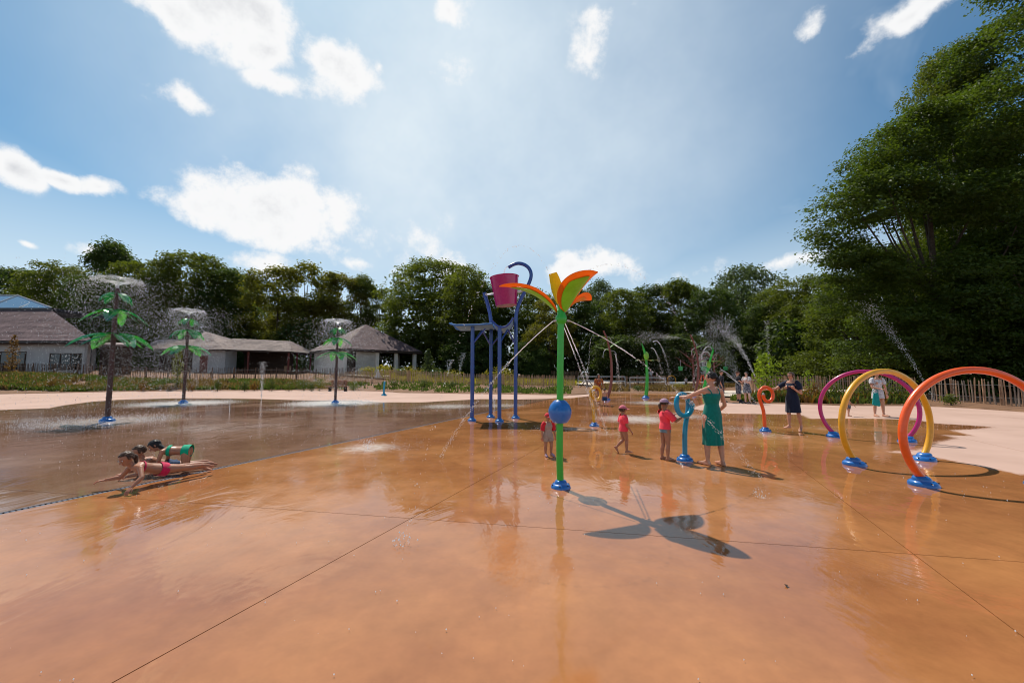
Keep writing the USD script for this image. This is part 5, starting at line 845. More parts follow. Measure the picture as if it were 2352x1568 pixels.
def person(label, pos, yaw, H, skin, hair, clothes, arms, legs, t=(0, 0, 1), child=0.0, head=(1, 0, 0), headup=None, fem=0.0, feet=None, cap=None, hairstyle='short', glasses=False, edge=None, group=None, zoff=0.0, foot_dirs=None, face=True, stance=.056, spread_hand=False, lift=None):
    """arms, legs: [right, left], each [upper direction, lower direction] in body axes x forward, y left, z up. clothes: list of (kind, material, ...)."""
    t = unit(t); left = np.array([0, 1., 0]); f = unit(np.cross(left, t)); left = unit(np.cross(t, f))
    c_ = child; hh = H * (.130 + .045 * c_); TL = H * (.300 - .01 * c_); hipw = H * (.052); shw = H * (.118 + .006 * (1 - fem) - .006 * c_); thigh, shin, ua, fa = H * (.245 - .025 * c_), H * (.225 - .025 * c_), H * (.168 - .012 * c_), H * (.145 - .01 * c_)
    g = 1 + .18 * c_                                                                             # children: limbs a little thicker for their height
    P0 = np.zeros(3); nb = P0 + t * TL; hd = unit(headup if headup is not None else t); hf = unit(np.asarray(head, float) - hd * (hd @ np.asarray(head, float))); hl = np.cross(hd, hf)
    hc = nb + t * H * .028 + hd * (hh * .52 + H * .012)
    J = {}; parts = []; ax = (f, left, t)
    parts.append(m_ell(P0 + t * .015 * H, ax, (H * .062 * g, H * (.088 + .006 * fem) * g, H * .062))); parts.append(Manifold.batch_hull([m_ell(P0 + t * H * .03, ax, (H * .058 * g, H * .084 * g, H * .04)), m_ell(P0 + t * TL * .42, ax, (H * .052 * g, H * (.070 - .006 * fem) * g, H * .03))]))
    parts.append(Manifold.batch_hull([m_ell(P0 + t * TL * .40, ax, (H * .052 * g, H * (.070 - .006 * fem) * g, H * .03)), m_ell(P0 + t * TL * .72 + f * H * .004, ax, (H * .062 * g, H * .086 * g, H * .045))]))
    parts.append(Manifold.batch_hull([m_ell(P0 + t * TL * .72, ax, (H * .060 * g, H * .086 * g, H * .045)), m_ball(nb - t * H * .028 + left * shw * .72, H * .032), m_ball(nb - t * H * .028 - left * shw * .72, H * .032), m_ball(nb, H * .03)]))
    if fem > .5:
        for s_ in (-1, 1): parts.append(m_ell(P0 + t * TL * .70 + f * H * .045 + left * s_ * H * .042, ax, (H * .036, H * .038, H * .038)))
    parts.append(bone(nb - t * H * .01, hc - hd * hh * .30 - hf * hh * .06, H * .032 * g, H * .028 * g))
    # head: skull, jaw, nose, ears
    parts.append(Manifold.batch_hull([m_ell(hc + hd * hh * .10 - hf * hh * .04, (hf, hl, hd), (hh * .43, hh * .355, hh * .40)), m_ell(hc - hd * hh * .33 + hf * hh * .16, (hf, hl, hd), (hh * .16, hh * .17, hh * .12))]))
    headparts = [Manifold.batch_hull([m_ball(hc + hf * hh * .365 + hd * hh * .06, hh * .035, 8), m_ball(hc + hf * hh * .465 - hd * hh * .10, hh * .052, 8), m_ball(hc + hf * hh * .36 - hd * hh * .13 + hl * hh * .06, hh * .035, 8), m_ball(hc + hf * hh * .36 - hd * hh * .13 - hl * hh * .06, hh * .035, 8)])]
    for s_ in (-1, 1): headparts.append(m_ell(hc + hl * s_ * hh * .365 - hd * hh * .03 - hf * hh * .03, (hf, hl, hd), (hh * .075, hh * .03, hh * .11), 8))
    hands = []
    for i, s_ in enumerate((-1, 1)):
        sh = nb - t * H * .035 + left * s_ * shw; u_, l_ = unit(arms[i][0]), unit(arms[i][1]); el = sh + u_ * ua; wr = el + l_ * fa; J['RL'[i] + 'sh'], J['RL'[i] + 'el'], J['RL'[i] + 'wr'] = sh, el, wr
        parts += [bone(nb - t * H * .035 + left * s_ * shw * .6, sh, H * .030 * g, H * .029 * g), bone(sh, el, H * .028 * g, H * .021 * g), bone(el, el + l_ * fa * .35, H * .021 * g, H * .0215 * g), bone(el + l_ * fa * .35, wr, H * .0215 * g, H * .0145 * g)]
        hdv = unit(arms[i][2]) if len(arms[i]) > 2 else l_; sd = np.cross(hdv, [0, 0, 1.]) if abs(hdv[2]) < .85 else np.cross(hdv, f); sd = unit(sd); nr = unit(np.cross(sd, hdv)); nr = nr * (-1 if nr[2] > 0 else 1); k = H * .105 / .18 * (1 + .1 * c_)
        pc = wr + hdv * .055 * k; hands.append(Manifold.batch_hull([m_ball(wr, .017 * k, 8)] + [m_ball(wr + hdv * .085 * k + sd * q * k, .0115 * k, 8) for q in (-.032, .032)] + [m_ball(wr + hdv * .02 * k + sd * q * k, .015 * k, 8) for q in (-.02, .02)]))
        cu = .35 if spread_hand else .55
        for q, ln in zip((-.033, -.011, .011, .033), (.066, .076, .072, .056)):
            b0 = wr + hdv * .086 * k + sd * q * k; d1_ = unit(hdv + nr * cu * .5); d2_ = unit(hdv + nr * cu * 1.6); b1 = b0 + d1_ * ln * .5 * k; hands += [bone(b0, b1, .0105 * k, .0095 * k, 8), bone(b1, b1 + d2_ * ln * .5 * k, .0095 * k, .0078 * k, 8)]
        th0 = wr + hdv * .03 * k + sd * .028 * k * (-s_); d1_ = unit(hdv * .75 + sd * -s_ * .75 + nr * .2); th1 = th0 + d1_ * .036 * k; hands += [bone(th0, th1, .0125 * k, .011 * k, 8), bone(th1, th1 + unit(hdv + nr * .4 - sd * s_ * .15) * .032 * k, .011 * k, .0085 * k, 8)]
    for i, s_ in enumerate((-1, 1)):
        hp = P0 + left * s_ * H * stance - t * H * .005; u_, l_ = unit(legs[i][0]), unit(legs[i][1]); kn = hp + u_ * thigh; an = kn + l_ * shin; J['RL'[i] + 'hp'], J['RL'[i] + 'kn'], J['RL'[i] + 'an'] = hp, kn, an
        back = unit(np.cross(l_, left)) if abs(l_ @ left) < .95 else np.array([-1, 0, 0]); back = back * (-1 if back[0] > 0 and l_[2] < -.4 else 1)
        parts += [bone(hp, hp + u_ * thigh * .5, H * .052 * g, H * .044 * g), bone(hp + u_ * thigh * .5, kn, H * .044 * g, H * .031 * g), bone(kn, kn + l_ * shin * .35 + back * H * .006, H * .030 * g, H * .033 * g), bone(kn + l_ * shin * .35 + back * H * .006, an, H * .033 * g, H * .0185 * g)]
        fd = unit(legs[i][2]) if len(legs[i]) > 2 else np.array([1., s_ * .18, 0]); fd = unit(fd); ps = unit(np.cross([0, 0, 1.], fd)) if abs(fd[2]) < .8 else left
        sole = np.cross(fd, ps); a2 = an + l_ * H * .018; hl_ = a2 - fd * H * .022 - sole * H * .012 + l_ * H * .004; bl_ = a2 + fd * H * .085 - sole * H * .014; toe = a2 + fd * H * .118 - sole * H * .017
        parts += [Manifold.batch_hull([m_ball(an, H * .0185 * g), m_ball(hl_, H * .0165 * g), m_ball(a2 + fd * H * .03, H * .018 * g)]), Manifold.batch_hull([m_ball(hl_, H * .0165 * g), m_ball(a2 + fd * H * .03, H * .018 * g), m_ball(bl_ + ps * H * .017, H * .0125 * g), m_ball(bl_ - ps * H * .017, H * .0125 * g)]), Manifold.batch_hull([m_ball(bl_ + ps * H * .017, H * .0125 * g), m_ball(bl_ - ps * H * .017, H * .0125 * g), m_ball(toe + ps * H * .016, H * .009 * g), m_ball(toe - ps * H * .012, H * .008 * g)])]
        J['RL'[i] + 'fd'], J['RL'[i] + 'toe'], J['RL'[i] + 'heel'], J['RL'[i] + 'ps'] = fd, toe, hl_, ps
    e = edge or H * .013
    body = softened(parts, e, 7); ex = Manifold.batch_boolean([Manifold(m3.Mesh(body[0].astype(np.float32), body[1].astype(np.uint32)))] + headparts + hands, m3.OpType.Add) if True else None
    try:
        bv, bf = to_tm(ex)
        if len(bv) < len(body[0]) * .6: raise ValueError
    except Exception:
        bv, bf = softened(parts + headparts + hands, e, 3)
    z0 = bv[:, 2].min() if lift is None else -lift
    OFF = np.array([0, 0, -z0 + zoff + .001])
    root = thing('person', label, 'person', pos, yaw, group)
    add = lambda n, ms, mt, sm=45, parent=root: obj(n, (ms[0] + OFF, ms[1]), M[mt], parent, smooth=sm)
    add('body', (bv, bf), skin)
    # clothes built as rings round the torso, and sleeves or legs round the limbs
    def torso_at(k): # half depth, half width of the torso at fraction k of its length
        kk = [-1.2, -.25, 0, .12, .42, .72, .88, .97, 1.03]; wd = [.085, .092, .094, .092, .072 - .004 * fem, .089, .084, .058, .036]; dp = [.064, .068, .068, .066, .055, .066 + .012 * fem, .054, .042, .036]
        return H * np.interp(k, kk, dp) * g, H * np.interp(k, kk, wd) * g
    def shell(k0, k1, ease=1.08, flare=0.0, n=34, m=18, wrk=.02, seed=1, fold=0, down=None, xoff=0.0, ease_top=None):
        rows = []; ks = np.linspace(k0, k1, m); a = np.arange(n) / n * 2 * PI; dn = t if down is None else unit(down)
        for q, k in enumerate(ks):
            dp, wd = torso_at(k); fl_ = 1 + flare * max(0.0, (.15 - k)) ; fo = 1 + (fold * max(0.0, .2 - k)) * np.sin(a * 9 + seed + 1.3 * np.sin(a * 2)) ; es = ease if ease_top is None else ease + (ease_top - ease) * np.clip((k - .6) / .4, 0, 1)
            nz = 1 + wrk * (meshkit.fbm(np.c_[np.cos(a) * 2, np.sin(a) * 2, np.full(n, k * 5)] + seed * 3.1, 3, seed) - .5) * 2
            ctr = P0 + (t * TL * k if k >= 0 else dn * TL * k) + f * xoff
            rows.append(ctr + (np.cos(a) * dp * fl_ * es * fo * nz)[:, None] * f + (np.sin(a) * wd * fl_ * es * fo * nz)[:, None] * left)
        v = np.vstack(rows); fa_ = grid_faces(m, n, True); v2 = v + 0.0
        cen = np.repeat([r.mean(0) for r in rows], n, 0); v2 = cen + (v - cen) * .96
        return join((v, fa_), (v2, fa_[:, ::-1]))
    def sleeve(i, frac=.55, r0=.042, r1=.036, part='arm'):
        A, B = (J['RL'[i] + 'sh'], J['RL'[i] + 'el']) if part == 'arm' else (J['RL'[i] + 'hp'], J['RL'[i] + 'kn'])
        s0 = A - (B - A) * .12 + (P0 + t * TL * .93 - A) * (.30 if part == 'arm' else 0); fr_ = min(frac, 1.0); pts = [s0, A + (B - A) * .1, A + (B - A) * fr_ * .6, A + (B - A) * fr_]
        if frac > 1: C = J['RL'[i] + ('wr' if part == 'arm' else 'an')]; pts += [B + (C - B) * (frac - 1)]
        rr = np.linspace(r0, r1, len(pts)) * H * g; pts = spline(pts, 12); return tube(pts, np.interp(np.linspace(0, 1, 12), np.linspace(0, 1, len(rr)), rr) * (1 + .05 * np.sin(np.arange(12) * 2.1)), 16, cap=False)
    for ci, cl_ in enumerate(clothes):
        kind, mt = cl_[0], cl_[1]; kw = cl_[2] if len(cl_) > 2 else {}
        if kind == 'shell': add(kw.get('name', 'top'), shell(kw['k0'], kw['k1'], **{q: w for q, w in kw.items() if q not in ('k0', 'k1', 'name')}), mt)
        elif kind == 'sleeves': add('sleeve', sleeve(0, **kw), mt); add('sleeve', sleeve(1, **kw), mt)
        elif kind == 'legs': add('trouser_leg', sleeve(0, part='leg', **kw), mt); add('trouser_leg', sleeve(1, part='leg', **kw), mt)
        elif kind == 'straps':
            for s_ in (-1, 1):
                a_ = nb - t * H * .0; k_ = torso_at(.88); p = [P0 + t * TL * kw.get('k', .74) + f * H * .068 * g + left * s_ * H * .05, P0 + t * TL * .95 + f * H * .035 + left * s_ * H * .062, nb - t * H * .002 + left * s_ * H * .066 - f * 0.0, P0 + t * TL * .93 - f * H * .045 + left * s_ * H * .058, P0 + t * TL * kw.get('k', .74) - f * H * .066 * g + left * s_ * H * .05]
                add('strap', tube(spline(p, 16), H * .0065, 6), mt)
        elif kind == 'band': add(kw.get('name', 'band'), shell(kw['k0'], kw['k1'], ease=1.05, m=6), mt)
        elif kind == 'shoes':
            for i in range(2):
                fd, ps = J['RL'[i] + 'fd'], J['RL'[i] + 'ps']; a_, h_, o_ = J['RL'[i] + 'an'], J['RL'[i] + 'heel'], J['RL'[i] + 'toe']
                hb = [m_ball(h_, H * .021), m_ball(o_ + ps * H * .012, H * .017), m_ball(o_ - ps * H * .012, H * .017)] + ([m_ball(a_ + np.array([0, 0, H * kw.get('high', .0)]), H * .024)] if kw.get('high') else [m_ball(a_ + fd * H * .04, H * .02)]); add('shoe', to_tm(Manifold.batch_hull(hb)), mt)
        elif kind == 'bag':
            c = J['Lwr'] + np.array([.03, .0, -.17]); add('bag', softened([m_ell(c, (np.array([1, 0, 0]), np.array([0, 1, 0]), np.array([0, 0, 1.])), (.07, .14, .20))], .03, 1), mt); add('bag_handle', tube(spline([c + [0, -.10, .12], J['Lwr'] + [0, 0, .0], c + [0, .10, .12]], 10), .012, 6), mt)
    # hair
    if hairstyle:
        hs = trimesh.creation.icosphere(subdivisions=4); d = hs.vertices; sc = np.array([.475, .40, .445]) * hh; nz = 1 + .13 * (meshkit.fbm(d * [4, 12, 3] + 5, 3, 4) - .5) * 2
        up_c, fw_c = d[:, 2], d[:, 0]; lim = {'short': -.55, 'long': -.75, 'bob': -.75, 'tied': -.45, 'crop': -.25}[hairstyle]
        keep = ((fw_c < .45) & (up_c > lim + .5 * np.maximum(fw_c, 0))) | (up_c > .55 - .10 * (1 - fw_c)) & (up_c > .42)
        fk = hs.faces[keep[hs.faces].all(1)]; A = np.stack([hf, hl, hd], 1); v = (d * sc * nz[:, None]) @ A.T + hc + hd * hh * .085 - hf * hh * .045; add('hair', join((v, fk), ((d * sc * .90) @ A.T + hc + hd * hh * .085 - hf * hh * .045, fk[:, ::-1])), hair)
        if hairstyle == 'tied':
            b0 = hc - hf * hh * .40 + hd * hh * .02; add('ponytail', tube(spline([b0, b0 - hf * hh * .16 - hd * hh * .12, b0 - hf * hh * .14 - hd * hh * .45, b0 - hf * hh * .02 - hd * hh * .80], 12), np.array([.10, .13, .15, .16, .16, .15, .14, .12, .10, .08, .05, .02]) * hh, 10), hair)
        if hairstyle == 'long': add('hair_fall', softened([m_ell(hc - hf * hh * .22 - hd * hh * .42, (hf, hl, hd), (hh * .20, hh * .36, hh * .52))], hh * .12, 2), hair)
    if cap:
        hs = trimesh.creation.icosphere(subdivisions=4); d = hs.vertices; keep = d[:, 2] > .10; fk = hs.faces[keep[hs.faces].all(1)]; A = np.stack([hf, hl, hd], 1); sc = np.array([.50, .43, .46]) * hh; cc_ = hc + hd * hh * .09 - hf * hh * .03
        cp = add('cap', join(((d * sc) @ A.T + cc_, fk), ((d * sc * .94) @ A.T + cc_, fk[:, ::-1])), cap); aa = np.linspace(-1.15, 1.15, 15); rr = np.linspace(0, 1, 5)
        br = np.array([[hh * (.46 * math.cos(a) + .40 * r * math.cos(a * .8)), hh * (.43 * math.sin(a) * (1 - .1 * r)), hh * (.055 - .05 * r - .10 * math.sin(a) ** 2)] for r in rr for a in aa]); br = br @ A.T + cc_; bf_ = grid_faces(5, 15); add('cap_brim', join((br, bf_), (br - hd * hh * .03, bf_[:, ::-1])), cap, parent=cp if False else root)
    if glasses:
        a = np.linspace(-1.25, 1.25, 17); gp = np.array([[hh * (.425 * math.cos(x) - .0), hh * .375 * math.sin(x), hh * .045] for x in a]) @ np.stack([hf, hl, hd], 1).T + hc; add('sunglasses', join(*[tube(gp[k:k + 6], hh * .075, 8, flat=.4) for k in (3, 8)], tube(gp, hh * .02, 6)), 'black_rubber')
    elif face:
        for s_ in (-1, 1):
            ey = ball((0, 0, 0), hh * .042, 1); p = hc + hf * hh * .385 + hl * s_ * hh * .155 + hd * hh * .035; add('eye', (ey[0] + p, ey[1]), 'white_paint'); pu = ball((0, 0, 0), hh * .024, 1); add('pupil', (pu[0] + p + hf * hh * .028, pu[1]), 'black_rubber'); add('eyebrow', tube([p + hf * hh * .02 + hd * hh * .085 - hl * hh * .07, p + hf * hh * .03 + hd * hh * .10, p + hf * hh * .015 + hd * hh * .085 + hl * hh * .07], hh * .013, 5), hair)
    if face: add('mouth', to_tm(m_ell(hc + hf * hh * .345 - hd * hh * .255, (hf, hl, hd), (hh * .03, hh * .10, hh * .022), 10)), 'lips')
    return root, J, OFF
skinmat('lips', (.38, .10, .08))
cloth('cloth_teal', (.0, .17, .135), (.0, .145, .115)); cloth('cloth_coral', (.92, .06, .09), (.85, .05, .08)); cloth('cloth_lilac', (.42, .26, .34), (.38, .23, .31)); cloth('cloth_pink', (.62, .16, .20), (.55, .13, .17)); cloth('cloth_red', (.62, .02, .03), (.55, .015, .03))
cloth('cloth_beige', (.40, .29, .23), (.35, .25, .2)); cloth('cloth_navy', (.006, .012, .03), (.009, .016, .038)); cloth('cloth_paleblue', (.16, .24, .28)); cloth('cloth_black_floral', (.012, .012, .018), (.22, .20, .22), scale=26, lo=.58, hi=.64); cloth('cloth_grey_floral', (.05, .055, .075), (.32, .32, .36), scale=24, lo=.55, hi=.60)
cloth('cloth_dark', (.02, .022, .028)); cloth('cloth_white', (.55, .52, .52)); cloth('cloth_mint', (.0, .36, .19), (.0, .32, .17)); cloth('cloth_hotpink', (.60, .015, .08), (.5, .01, .07)); cloth('cloth_patterned', (.16, .015, .03), (.42, .14, .02), scale=11, lo=.46, hi=.54); cloth('cloth_denim', (.03, .10, .17)); cloth('cloth_blue', (.015, .05, .13)); cloth('cloth_purple', (.25, .08, .25)); cloth('cloth_dress_pale', (.42, .40, .42), (.60, .57, .58), scale=20)
dn = [0, 0, -1]; st = lambda a=0, b=0: [[a, 0, -1], [b, 0, -1]]
person('woman in a long teal strap dress, seen from behind, hand on the blue spiral', gr(1640, 1068), math.radians(104), 1.68, 'skin_fair', 'hair_black', [('shell', 'cloth_teal', dict(k0=-1.02, k1=.80, ease=1.10, flare=.16, fold=.05, seed=3, name='dress', m=34, n=72)), ('straps', 'cloth_teal')],
       [[(.10, -.42, -1), (.75, -.05, -.55)], [(.78, .56, -.44), (.95, .28, -.06), (.95, .2, -.05)]], [[(-.05, -.04, -1), (-.14, -.02, -1)], [(.07, .03, -1), (-.03, .0, -1)]], fem=1, hairstyle='tied', head=(.85, .62, -.38), stance=.06)
person('girl in coral shirt and lilac cap holding the blue spiral', gr(1530, 1056), math.radians(8), 1.17, 'skin_tan', 'hair_brown', [('shell', 'cloth_coral', dict(k0=.02, k1=1.0, ease=1.17, seed=2, wrk=.05, name='shirt')), ('sleeves', 'cloth_coral', dict(frac=.85, r0=.05, r1=.048)), ('shell', 'cloth_paleblue', dict(k0=-.16, k1=.10, ease=1.06, name='swim_bottoms', m=8))],
       [[(.62, -.12, -.70), (.85, .12, .42)], [(.70, .05, -.62), (.80, -.15, .50)]], [[(.05, 0, -1), (-.04, 0, -1)], [(-.05, 0, -1), (-.14, 0, -1)]], child=.6, cap='cloth_lilac', hairstyle='tied', glasses=True, head=(1, .1, .05))
person('small child in coral shirt and dusty pink cap walking right', gr(1433, 1041), math.radians(4), .98, 'skin_tan', 'hair_brown', [('shell', 'cloth_coral', dict(k0=-.10, k1=1.0, ease=1.16, seed=5, wrk=.05, name='shirt')), ('sleeves', 'cloth_coral', dict(frac=.75, r0=.05, r1=.045))],
       [[(.18, -.10, -1), (.62, .05, -.85)], [(-.25, .15, -1), (.25, .1, -1)]], [[(.22, 0, -1), (-.02, 0, -1)], [(.05, 0, -1), (-.80, 0, -.75), (.55, 0, -.85)]], child=.9, cap='cloth_pink', hairstyle='bob', head=(1, 0, -.05))
person('toddler in red hood and beige bathing suit beside the green flower stem', gr(1259, 1047), math.radians(-68), .86, 'skin_tan', 'hair_fair', [('shell', 'cloth_beige', dict(k0=-.18, k1=1.0, ease=1.10, seed=6, name='bathing_suit')), ('sleeves', 'cloth_red', dict(frac=.95, r0=.048, r1=.04)), ('legs', 'cloth_beige', dict(frac=.62, r0=.066, r1=.058)), ('shoes', 'cloth_lilac')],
       [[(.05, -.22, -1), (.18, -.08, -1)], [(.05, .25, -1), (.22, .12, -1)]], [[(.04, -.05, -1), (-.05, 0, -1)], [(.22, .04, -1), (-.12, .0, -1)]], child=1.0, cap='cloth_red', hairstyle=None, head=(1, .1, -.1), glasses=True)
_h = stage.GetPrimAtPath('/World/person_003'); 
person('woman in a navy short-sleeved dress and sunglasses reaching for the orange spiral', gr(1824, 991), math.radians(-152), 1.60, 'skin_fair', 'hair_brown', [('shell', 'cloth_navy', dict(k0=-.80, k1=.93, ease=1.11, flare=.28, fold=.04, seed=8, name='dress', m=32, n=64)), ('sleeves', 'cloth_navy', dict(frac=.6, r0=.045, r1=.041))],
       [[(.55, -.66, -.60), (.60, -.80, -.12)], [(-.05, .18, -1), (.62, -.42, .55)]], [[(.12, 0, -1), (.02, 0, -1)], [(-.14, .05, -1), (-.30, 0, -1), (.7, .1, -.6)]], fem=1, hairstyle='bob', glasses=True, head=(1, -.15, -.25), t=(.04, 0, 1))
person('man in black patterned shirt and shorts, left of the three standing adults', gr(1659, 923.5), math.radians(-40), 1.80, 'skin_fair', 'hair_brown', [('shell', 'cloth_black_floral', dict(k0=-.08, k1=1.0, ease=1.18, seed=9, name='shirt')), ('sleeves', 'cloth_black_floral', dict(frac=.8, r0=.042, r1=.042)), ('legs', 'cloth_grey_floral', dict(frac=1.02, r0=.062, r1=.05)), ('shell', 'cloth_grey_floral', dict(k0=-.14, k1=.12, ease=1.1, name='shorts', m=8)), ('shoes', 'cloth_dark')],
       [[(.0, -.18, -1), (.35, .25, -1)], [(.0, .15, -1), (.3, -.1, -1)]], [[(.02, -.04, -1), (0, 0, -1)], [(.04, .04, -1), (-.03, 0, -1)]], hairstyle='crop', edge=.034, group=None)
person('man with raised arms, middle of the three standing adults, dark boots', gr(1697, 924.5), math.radians(-8), 1.78, 'skin_fair', 'hair_brown', [('shell', 'cloth_dark', dict(k0=-.02, k1=1.0, ease=1.15, seed=10, name='shirt')), ('sleeves', 'cloth_dark', dict(frac=.75, r0=.042, r1=.04)), ('shell', 'cloth_grey_floral', dict(k0=-.15, k1=.2, ease=1.12, name='shorts', m=8)), ('legs', 'cloth_grey_floral', dict(frac=.98, r0=.064, r1=.056)), ('shoes', 'cloth_dark', dict(high=.05))],
       [[(.45, -.25, -.80), (.9, .1, -.05)], [(.62, .15, -.68), (.95, -.1, -.02)]], [[(.05, -.08, -1), (0, -.02, -1)], [(.08, .08, -1), (-.04, 0.02, -1)]], hairstyle='crop', edge=.034)
person('woman in pale top and grey flowered skirt, right of the three standing adults', gr(1717, 927), math.radians(-165), 1.74, 'skin_pale', 'hair_black', [('shell', 'cloth_white', dict(k0=.2, k1=.93, ease=1.10, seed=11, name='top')), ('sleeves', 'cloth_white', dict(frac=.45, r0=.042, r1=.042)), ('shell', 'cloth_grey_floral', dict(k0=-.62, k1=.36, ease=1.14, flare=.5, fold=.06, seed=12, name='skirt', m=24, n=60)), ('shoes', 'cloth_dark')],
       [[(.12, -.22, -1), (.65, .25, .35)], [(.15, .3, -.95), (.70, -.35, .30)]], [[(.03, -.03, -1), (0, 0, -1)], [(-.04, .03, -1), (-.1, 0, -1)]], fem=1, hairstyle='bob', glasses=True, edge=.034)
person('barefoot woman in pale dress carrying a turquoise bag behind the yellow ring', gr(2020, 956), math.radians(-95), 1.74, 'skin_fair', 'hair_brown', [('shell', 'cloth_dress_pale', dict(k0=-.42, k1=.94, ease=1.12, flare=.35, fold=.04, seed=13, name='dress', m=26, n=60)), ('sleeves', 'cloth_dress_pale', dict(frac=.5, r0=.044, r1=.044)), ],
       [[(.35, -.22, -.85), (.6, .55, -.15)], [(.08, .2, -1), (.12, .05, -1)]], [[(.05, -.10, -1), (-.02, -.06, -1)], [(.04, .10, -1), (-.06, .06, -1)]], fem=1, hairstyle='bob', edge=.03)
bgx = gr(2007, 956); bgz = .88
bg = thing('bag', 'turquoise cloth bag hanging from the hand of the barefoot woman', 'bag', (bgx[0], bgx[1] - .16, bgz)); obj('sack', softened([Manifold.batch_hull([m_ball((-.12, 0, -.40), .045), m_ball((.08, 0, -.44), .05), m_ball((-.06, .0, -.02), .035), m_ball((.05, 0, 0), .035)])], .03, 2), M['cloth_mint' if False else 'cloth_bag'] if 'cloth_bag' in M else cloth('cloth_bag', (.0, .27, .26)), bg); obj('handle', tube(spline([(-.08, 0, 0), (-.03, .03, .16), (.04, .03, .16), (.07, 0, .01)], 12), .012, 6), M['cloth_bag'], bg)
person('tiny child in dark bathing trunks standing under the left side of the yellow ring', gr(1950, 956), math.radians(-60), .80, 'skin_fair', 'hair_fair', [('shell', 'cloth_grey_floral', dict(k0=-.18, k1=.22, ease=1.08, name='trunks', m=8)), ('legs', 'cloth_grey_floral', dict(frac=.5, r0=.066, r1=.06))],
       [[(.05, -.3, -1), (.2, 0, -1)], [(.3, .4, -.8), (.5, .3, -.5)]], [[(.1, -.04, -1), (-.02, 0, -1)], [(-.05, .04, -1), (-.15, 0, -1)]], child=1.0, hairstyle='short', edge=.02)
person('woman in a patterned red dress stepping behind the yellow spiral', gr(1376, 930), math.radians(-70), 1.56, 'skin_tan', 'hair_black', [('shell', 'cloth_patterned', dict(k0=-.30, k1=.93, ease=1.12, flare=.3, fold=.04, seed=15, name='dress', m=24, n=56)), ('sleeves', 'cloth_patterned', dict(frac=.5, r0=.044, r1=.044))],
       [[(.05, -.25, -1), (.15, -.05, -1)], [(.15, .3, -1), (.4, 0, -.8)]], [[(.28, -.03, -1), (-.02, 0, -1)], [(-.05, .04, -1), (-.5, 0, -.9), (.7, 0, -.6)]], fem=1, hairstyle='long', edge=.032)
person('bare-backed small child in blue trunks beside the leaning brown reed', gr(1389, 933), math.radians(70), .90, 'skin_fair', 'hair_brown', [('shell', 'cloth_blue', dict(k0=-.2, k1=.16, ease=1.1, name='trunks', m=8)), ('legs', 'cloth_blue', dict(frac=.75, r0=.07, r1=.064))],
       [[(.2, -.25, -1), (.6, 0, -.6)], [(.1, .25, -1), (.4, 0, -.8)]], [[(.05, -.05, -1), (0, 0, -1)], [(.1, .05, -1), (-.1, 0, -1)]], child=.9, hairstyle='short', edge=.022)
def far(label, u, v, Y, H, yaw, top, legs_, skirt=None, hair='hair_brown'):
    p = at(u, v, Y); z = gz(p[0], Y) + .05
    person(label, (p[0], Y, z), yaw, H, 'skin_fair', hair, [('shell', top, dict(k0=-.05, k1=1.0, ease=1.14, name='top')), ('sleeves', top, dict(frac=.8)), ('legs', legs_, dict(frac=1.6, r0=.062, r1=.04)), ('shell', legs_, dict(k0=-.16, k1=.1, ease=1.1, name='trousers', m=8))], [[(.1, -.2, -1), (.5, 0, -.8)], [(.05, .2, -1), (.2, 0, -1)]], [[(.05, -.04, -1), (0, 0, -1)], [(-.03, .04, -1), (-.08, 0, -1)]], edge=.05)
far('distant person in blue jeans and pale top standing near the far bench', 1495, 880, 54, 1.72, -1.9, 'cloth_white', 'cloth_denim'); far('distant child in white shirt beside the white play boat', 1576, 886, 41.5, 1.05, -1.2, 'cloth_white', 'cloth_dark'); far('distant person in purple behind the far paling fence', 1435, 865, 61, 1.8, -1.4, 'cloth_purple', 'cloth_dark')
# three children lying and crawling in the water
lie = lambda a, b: [[(-1, a, -.10), (-1, a * .6, -.04), (-1, 0, -.15)], [(-1, b, -.10), (-1, b * .6, -.04), (-1, 0, -.15)]]
g1 = gr(366, 1110); person('girl in hot pink bikini lying on her front, nearest of the three lying children', g1, math.radians(-117), 1.20, 'skin_tan', 'hair_brown', [('shell', 'cloth_hotpink', dict(k0=-.20, k1=.10, ease=1.08, name='bikini_bottoms', m=8)), ('band', 'cloth_hotpink', dict(k0=.66, k1=.72, name='bikini_top'))],
       [[(.40, -.50, -.85), (.85, -.35, -.08)], [(.20, .85, -.60), (.62, .25, -.50)]], lie(-.05, .06), t=(.94, 0, .28), headup=(.35, 0, .95), head=(1, .35, -.2), child=.85, hairstyle='tied', edge=.014)
g2 = gr(366, 1088); person('boy lying propped on his elbows between the two girls', g2 + [.0, .15, 0], math.radians(-128), 1.20, 'skin_tan', 'hair_brown', [('shell', 'cloth_blue', dict(k0=-.22, k1=.14, ease=1.10, name='trunks', m=8)), ('legs', 'cloth_blue', dict(frac=.5, r0=.062, r1=.056))],
       [[(.40, -.25, -.85), (.9, .2, -.12)], [(.38, .38, -.85), (.9, -.1, -.12)]], lie(-.06, .08), t=(.88, 0, .40), headup=(.25, 0, 1), head=(1, .2, -.15), child=.85, hairstyle='short', edge=.014)
